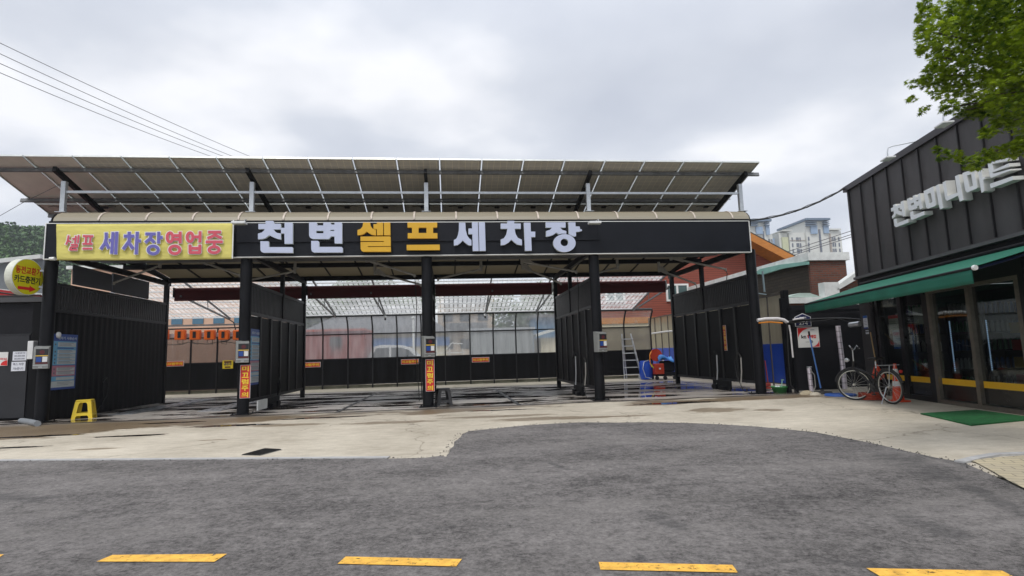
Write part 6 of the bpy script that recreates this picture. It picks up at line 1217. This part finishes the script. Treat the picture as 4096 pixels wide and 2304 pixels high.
# red house with orange eaves
rs = mat('x', (.3, .1, .06)); 
def sidingmat():
    m = bpy.data.materials.new('red_lap_siding'); m.use_nodes = True; t = m.node_tree; k = t.links.new; p = t.nodes['Principled BSDF']
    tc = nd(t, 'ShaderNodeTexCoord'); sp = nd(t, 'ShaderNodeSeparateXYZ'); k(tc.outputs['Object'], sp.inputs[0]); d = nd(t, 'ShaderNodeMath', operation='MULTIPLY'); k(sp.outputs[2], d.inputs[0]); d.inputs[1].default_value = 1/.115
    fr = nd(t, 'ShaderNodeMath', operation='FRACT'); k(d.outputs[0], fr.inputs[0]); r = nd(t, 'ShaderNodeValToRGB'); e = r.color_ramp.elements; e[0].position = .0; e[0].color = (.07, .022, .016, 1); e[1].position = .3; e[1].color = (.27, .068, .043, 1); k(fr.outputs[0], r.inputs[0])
    n = nd(t, 'ShaderNodeTexNoise'); n.inputs['Scale'].default_value = 2; n.inputs['Detail'].default_value = 6; mp = nd(t, 'ShaderNodeMapping'); mp.inputs['Scale'].default_value = (.6, .6, 6); k(tc.outputs['Object'], mp.inputs[0]); k(mp.outputs[0], n.inputs[0]); mr = nd(t, 'ShaderNodeMapRange'); mr.inputs[3].default_value = .7; mr.inputs[4].default_value = 1.3; k(n.outputs[0], mr.inputs[0])
    s = nd(t, 'ShaderNodeVectorMath', operation='SCALE'); k(r.outputs[0], s.inputs[0]); k(mr.outputs[0], s.inputs[3]); k(s.outputs[0], p.inputs['Base Color']); p.inputs['Roughness'].default_value = .8; return m
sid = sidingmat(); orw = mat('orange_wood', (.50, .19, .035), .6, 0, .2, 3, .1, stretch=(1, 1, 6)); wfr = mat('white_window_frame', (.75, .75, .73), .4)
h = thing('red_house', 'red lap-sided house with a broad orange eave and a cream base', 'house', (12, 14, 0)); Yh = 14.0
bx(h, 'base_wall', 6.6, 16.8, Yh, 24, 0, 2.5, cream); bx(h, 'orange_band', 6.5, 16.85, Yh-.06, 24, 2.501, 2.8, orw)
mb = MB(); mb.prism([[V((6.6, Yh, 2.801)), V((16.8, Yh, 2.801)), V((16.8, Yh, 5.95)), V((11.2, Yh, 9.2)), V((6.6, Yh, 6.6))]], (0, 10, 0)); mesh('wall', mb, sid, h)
A1, A0 = at(3212, 1043, Y=12.8), at(2990, 925, Y=12.8); dr = (A1-A0)/(A1.x-A0.x); 
def eave(x, dz=0, y=12.8): return V((x, y, A0.z+dr.z*(x-A0.x)+dz))
mb = MB(); mb.prism([[eave(10.5), eave(A1.x), eave(A1.x, -.02), eave(A1.x-.5, -.40), eave(10.5, -.40)]], (0, .1, 0)); mesh('eave_board', mb, orw, h)
mb = MB(); mb.quad(eave(10.5, -.38, 12.9), eave(A1.x, -.36, 12.9), eave(A1.x, -.36, 24), eave(10.5, -.38, 24)); mesh('soffit', mb, orw, h)
mb = MB(); mb.prism([[eave(10.5, .002), eave(A1.x+.1, .002), eave(A1.x+.1, .07), eave(10.5, .07)]], (0, 11, 0)); mesh('roof', mb, mat('dark_roof', (.05, .05, .045), .8), h)
for (a, b, c, d) in ((2665, 1135, 2751, 1206), (2422, 1158, 2496, 1208)):
    p, q = at(a, d, Y=Yh), at(c, b, Y=Yh); mb = MB(); fr_w = .09
    mb.box(p.x, q.x, Yh-.08, Yh-.003, q.z-fr_w, q.z); mb.box(p.x, q.x, Yh-.08, Yh-.003, p.z, p.z+fr_w)
    mb.box(p.x, p.x+fr_w, Yh-.08, Yh-.003, p.z+fr_w+.001, q.z-fr_w-.001); mb.box(q.x-fr_w, q.x, Yh-.08, Yh-.003, p.z+fr_w+.001, q.z-fr_w-.001); xm = (p.x+q.x)/2; mb.box(xm-.05, xm+.05, Yh-.07, Yh-.003, p.z+fr_w+.001, q.z-fr_w-.001)
    wn = mesh('window', mb, wfr, h); mb = MB(); mb.box(p.x+fr_w, xm-.051, Yh-.04, Yh-.006, p.z+fr_w, q.z-fr_w); mb.box(xm+.051, q.x-fr_w, Yh-.04, Yh-.006, p.z+fr_w, q.z-fr_w); mesh('pane', mb, mat('green_grey_glass', (.07, .12, .12), .15), wn)
    mb = MB(); mb.box(p.x-.1, q.x+.1, Yh-.03, Yh-.004, q.z+.005, q.z+.16); mesh('lintel', mb, mat('soldier_brick', (.22, .05, .035), .8, 0, .3, 8, stretch=(8, 1, 1)), wn)
# near brick building with white copings
bk = brickmat('weathered_brick', (.17, .052, .028), (.10, .035, .022), (.10, .075, .06), .22, .075); bkd = brickmat('shaded_wall_tiles', (.045, .036, .022), (.03, .026, .017), (.02, .016, .012), .30, .11, bump=.2)  # side wall tiles darkened: the shade on that side is put into the colour
n_ = thing('brick_building', 'brown brick building with white copings between the canopy and the shop', 'building', (12, 5, 0)); Yb = 4.4
bx(n_, 'side_wall', 11.5, 11.6, Yb+.01, 17, 0, 4.0, bkd); xr = at(3374, 1040, Y=Yb).x
bx(n_, 'front_wall', 11.5, xr, Yb-.1, Yb, 2.5, 4.0, bk); bx(n_, 'back_fill', 11.61, xr, Yb+.01, 17, 0, 3.98, bkd)
mb = MB(); mb.box(11.40, xr+.08, Yb-.2, Yb+.05, 4.001, 4.27); mb.box(11.40, 11.62, Yb+.051, 17, 4.001, 4.27); mesh('coping', mb, M['whitew'], n_)
mb = MB(); mb.box(11.40, 11.7, 2.9, 3.0, 0, .1); c = [at(*q, X=11.3) for q in ((3012, 1094), (3040, 1076), (3120, 1058), (3226, 1046), (3226, 1058), (3130, 1074), (3050, 1098))]; mb = MB(); mb.prism([c], (.1, 0, 0)); mesh('green_trim', mb, mat('pale_green_sheet', (.20, .42, .36), .5), n_)
Ya = 3.2; xa0, xa1 = at(3138, 1200, Y=Ya).x, at(3420, 1200, Y=Ya).x; bx(n_, 'annex_wall', xa0, xa1+3, Ya, Ya+.2, 0, 2.62, bk)
zc0, zc1 = at(3200, 1213, Y=Ya-.1).z, at(3200, 1190, Y=Ya-.1).z; mb = MB(); mb.box(xa0-.05, at(3330, 1200, Y=Ya).x, Ya-.12, Ya+.22, zc0, zc1); mb.box(at(3290, 1150, Y=Ya).x, at(3348, 1150, Y=Ya).x, Ya-.1, Ya+.2, zc1+.002, at(3320, 1130, Y=Ya).z)
c = [at(*q, Y=Ya-.1) for q in ((3348, 1143), (3420, 1092), (3460, 1070), (3460, 1098), (3420, 1122), (3350, 1162))]; mb.prism([c], (0, .3, 0)); mb.box(at(3408, 1200, Y=Ya).x, at(3432, 1200, Y=Ya).x, Ya-.1, Ya-.005, at(3400, 1250, Y=Ya).z, at(3400, 1215, Y=Ya).z); mesh('annex_coping', mb, M['whitew'], n_)
mb = MB(); c = [at(*q, Y=Ya-.05) for q in ((3140, 1189), (3200, 1172), (3240, 1172), (3290, 1189))]; mb.prism([c], (0, .5, 0)); mesh('annex_roof', mb, mat('pale_green_roof', (.40, .50, .45), .6), n_)
c = [at(*q, Y=Ya+.1) for q in ((3350, 1160), (3420, 1120), (3460, 1098), (3460, 1260), (3350, 1260))]; mb = MB(); mb.prism([c], (0, .2, 0)); mesh('gable_wall', mb, bk, n_)
mb = MB(); mb.bar(at(3050, 1085, Y=2.4), at(3058, 1168, Y=2.4), .04, .04); mb.bar(at(3022, 1172, Y=2.4), at(3065, 1178, Y=2.4), .03, .03); one('steel_post', 'thin blue-grey steel post in front of the dark side wall', 'post', mb, mat('blue_grey_steel', (.20, .27, .30), .5), base=tuple(at(3055, 1170, Y=2.4)))
# ------------------------------------------------------------------ far apartment towers
tw = mat('tower_white', (.60, .61, .58), .8, 0, .06, .05); tb = mat('tower_blue_panel', (.26, .36, .50), .5, 0, .08, .1); tg = mat('tower_yellow_green', (.50, .52, .34), .7); tgl = mat('tower_glass', (.12, .14, .18), .3); tbr = mat('tower_brown_stripe', (.36, .31, .27), .8); trf = mat('tower_roof_blue', (.12, .17, .24), .6)
def tpx(px, py, Y): return at(px, py, Y=Y)
def tower(label, px0, Y, k, full=True):
    """px0 = left pixel of the core; k = pixel scale; real blocks about 200 m away"""
    t = thing('apartment_tower', label, 'tower block', tuple(tpx(px0+60*k, 1300, Y).xy)+(0,))
    X = lambda d: tpx(px0+d*k, 1050, Y).x
    Z = lambda py: tpx(px0+60*k, py, Y).z
    W_ = lambda nm, d0, d1, y0, y1, top, bot, m_: bx(t, nm, X(d0), X(d1), Y+y0, Y+y1, bot, top, m_)
    return t, X, Z, W_
Y1 = 210
t, X_, Z_, W_ = tower('right-hand white apartment tower with blue corner panels, a yellow-green end and a flat blue roof', 3236, Y1, 1)
bx(t, 'core', X_(0), X_(88), Y1, Y1+18, 0, Z_(885), tw)
bx(t, 'roof', X_(-8), X_(90), Y1-2, Y1+20, Z_(884), Z_(876), trf)
for i, py in enumerate((889, 896, 903)): bx(t, 'louvre', X_(-4), X_(38), Y1-1.5, Y1-.2, Z_(py+3), Z_(py), trf); bx(t, 'louvre', X_(66), X_(88), Y1-1.5, Y1-.2, Z_(py+3), Z_(py), trf)
bx(t, 'blue_panel', X_(16), X_(42), Y1-.8, Y1-.1, Z_(936), Z_(904), tb); bx(t, 'blue_panel', X_(68), X_(88), Y1-.8, Y1-.1, Z_(934), Z_(904), tb)
bx(t, 'stair_window', X_(49), X_(55), Y1-.5, Y1-.1, 2, Z_(918), tgl); bx(t, 'brown_stripe', X_(90), X_(95), Y1-.5, Y1-.05, 0, Z_(935), tbr)
bx(t, 'left_wing', X_(-64), X_(-1), Y1+1, Y1+14, 0, Z_(928), tw); bx(t, 'left_end', X_(-100), X_(-66), Y1+2, Y1+14, 0, Z_(926), tw); bx(t, 'green_end', X_(-92), X_(-68), Y1+1.2, Y1+1.9, 0, Z_(945), tg); bx(t, 'left_roof', X_(-95), X_(-55), Y1, Y1+12, Z_(922), Z_(918), tw)
bx(t, 'right_wing', X_(89), X_(146), Y1+1, Y1+14, 0, Z_(922), tw); bx(t, 'right_roof', X_(92), X_(142), Y1, Y1+12, Z_(920), Z_(914), tw)
for r in range(9):
    zz = Z_(948+23.2*r)
    for d in (-56, -38, -32, -24, 2 if r > 0 else 4, 100, 108, 116, 132):
        bx(t, 'window', X_(d), X_(d+5), Y1+.85-(1.2 if 0 < d < 10 else 0), Y1+.98-(1.2 if 0 < d < 10 else 0), zz-1.6, zz+.1, tgl)
bx(t, 'floor_line', X_(-64), X_(-2), Y1+.7, Y1+.95, Z_(960), Z_(958), tbr)
t, X_, Z_, W_ = tower('left-hand white apartment tower with blue corner panels beside the fascia end', 3000, Y1, 1); Y2 = Y1
bx(t, 'core', X_(0), X_(80), Y2, Y2+16, 0, Z_(890), tw); bx(t, 'roof', X_(-10), X_(90), Y2-2, Y2+18, Z_(889), Z_(880), trf)
for py in (893, 901): bx(t, 'louvre', X_(0), X_(38), Y2-1.5, Y2-.2, Z_(py+4), Z_(py), trf); bx(t, 'louvre', X_(66), X_(84), Y2-1.5, Y2-.2, Z_(py+4), Z_(py), trf)
bx(t, 'blue_panel', X_(32), X_(58), Y2-.8, Y2-.1, Z_(937), Z_(908), tb); bx(t, 'blue_panel', X_(72), X_(86), Y2-.8, Y2-.1, Z_(940), Z_(905), tb); bx(t, 'stair_window', X_(60), X_(64), Y2-.5, Y2-.1, 2, Z_(925), tgl)
bx(t, 'right_wing', X_(81), X_(104), Y2+1, Y2+14, 0, Z_(936), tw); bx(t, 'low_wing', X_(105), X_(117), Y2+2, Y2+14, 0, Z_(950), tb)
for r in range(4):
    for d in (84, 90, 98): bx(t, 'window', X_(d), X_(d+4), Y2+.85, Y2+.98, Z_(955+20*r)-1.5, Z_(955+20*r), tgl)
# wires in front of the towers
for i, (a, b) in enumerate((((3140, 1010), (3400, 925)), ((3150, 1020), (3405, 938)), ((3150, 1028), (3405, 948)))):
    P0, P1 = at(*a, Y=30), at(*b, Y=30); mb = MB(); mb.tube([P0-(P1-P0)*.5]+[P0, P1]+[P1+(P1-P0)*.5], .03, 5); one('overhead_wire', ('upper faint wire before the towers', 'middle faint wire before the towers', 'lower faint wire before the towers')[i], 'wire', mb, wm_, base=tuple(P0))
# ------------------------------------------------------------------ wooded hill
hm = leafmat('hill_woods', (.015, .055, .012), (.075, .16, .03), 0); hn = hm.node_tree.nodes
for n__ in hn:
    if n__.type == 'TEX_NOISE': n__.inputs['Scale'].default_value = .06
rh = random.Random(4)
def hz(x, y):
    c = 46*math.exp(-((x+170)/130)**2)*1.06; return c*max(0, min(1, (y-95)/110))+2.5*math.sin(x*.07)*min(1, max(0, (y-95)/60))
mb = MB(); mb.grid(lambda u, v: V((-420+470*u, 90+260*v, hz(-420+470*u, 90+260*v)-1.5 if v < .7 else hz(-420+470*u, 272)*(1-(v-.7)*1.2)-1.5)), 60, 30); tag(mesh('hill', mb, mat('hill_soil', (.03, .05, .02), .9, 0, .3, .05)), 'dark wooded hill on the left horizon', None, None, 'structure')
bs = []
for i in range(1500):
    x, y = rh.uniform(-215, -95), rh.uniform(110, 225); bs.append((V((x, y, hz(x, y)+.5)), rh.uniform(2.2, 4.4), .8))
mb = leaves(bs, 1.3, 3.2, rh, oval, 1.0); tag(mesh('woodland', mb, hm), 'hazy green wood covering the hill at the left horizon', 'wood', None, 'stuff'); bpy.data.objects['woodland']['category'] = 'wood'
# crumbs of asphalt and grit along the worn road edge
rc = random.Random(8); mb = MB(); es = edge[1:-5]
for a, b in zip(es, es[1:]):
    L_ = math.hypot(b[0]-a[0], b[1]-a[1])
    if L_ < .01 or a[0] < -12: continue
    for _ in range(int(L_*34)+1):
        f = rc.random(); x = a[0]+(b[0]-a[0])*f+rc.gauss(0, .05); y = a[1]+(b[1]-a[1])*f+rc.gauss(.01, .045); s_ = rc.uniform(.003, .013)
        vs = [(x+s_*math.cos(k*2.09+f*6)*rc.uniform(.6, 1.3), y+s_*math.sin(k*2.09+f*6)*rc.uniform(.6, 1.3), .004) for k in range(3)]+[(x, y, .006+s_*.8)]
        mb.add(vs, [(0, 1, 3), (1, 2, 3), (2, 0, 3)])
tag(mesh('grit', mb, mat('asphalt_grit', (.06, .058, .055), .9, 0, .4, 9)), 'dark asphalt crumbs along the worn road edge', 'grit', None, 'stuff')
# ------------------------------------------------------------------ haze
def haze():
    m = bpy.data.materials.new('haze'); m.use_nodes = True; t = m.node_tree; t.nodes.clear(); o = nd(t, 'ShaderNodeOutputMaterial'); v = nd(t, 'ShaderNodeVolumePrincipled'); v.inputs['Color'].default_value = (.86, .9, .97, 1); v.inputs['Density'].default_value = .0005; t.links.new(v.outputs[0], o.inputs['Volume'])
    mb = MB(); mb.box(-450, 330, -40, 380, -1.1, 62); tag(mesh('haze', mb, m), 'thin pale haze over the whole place', None, None, 'stuff')
HAZE = True
if HAZE: haze()
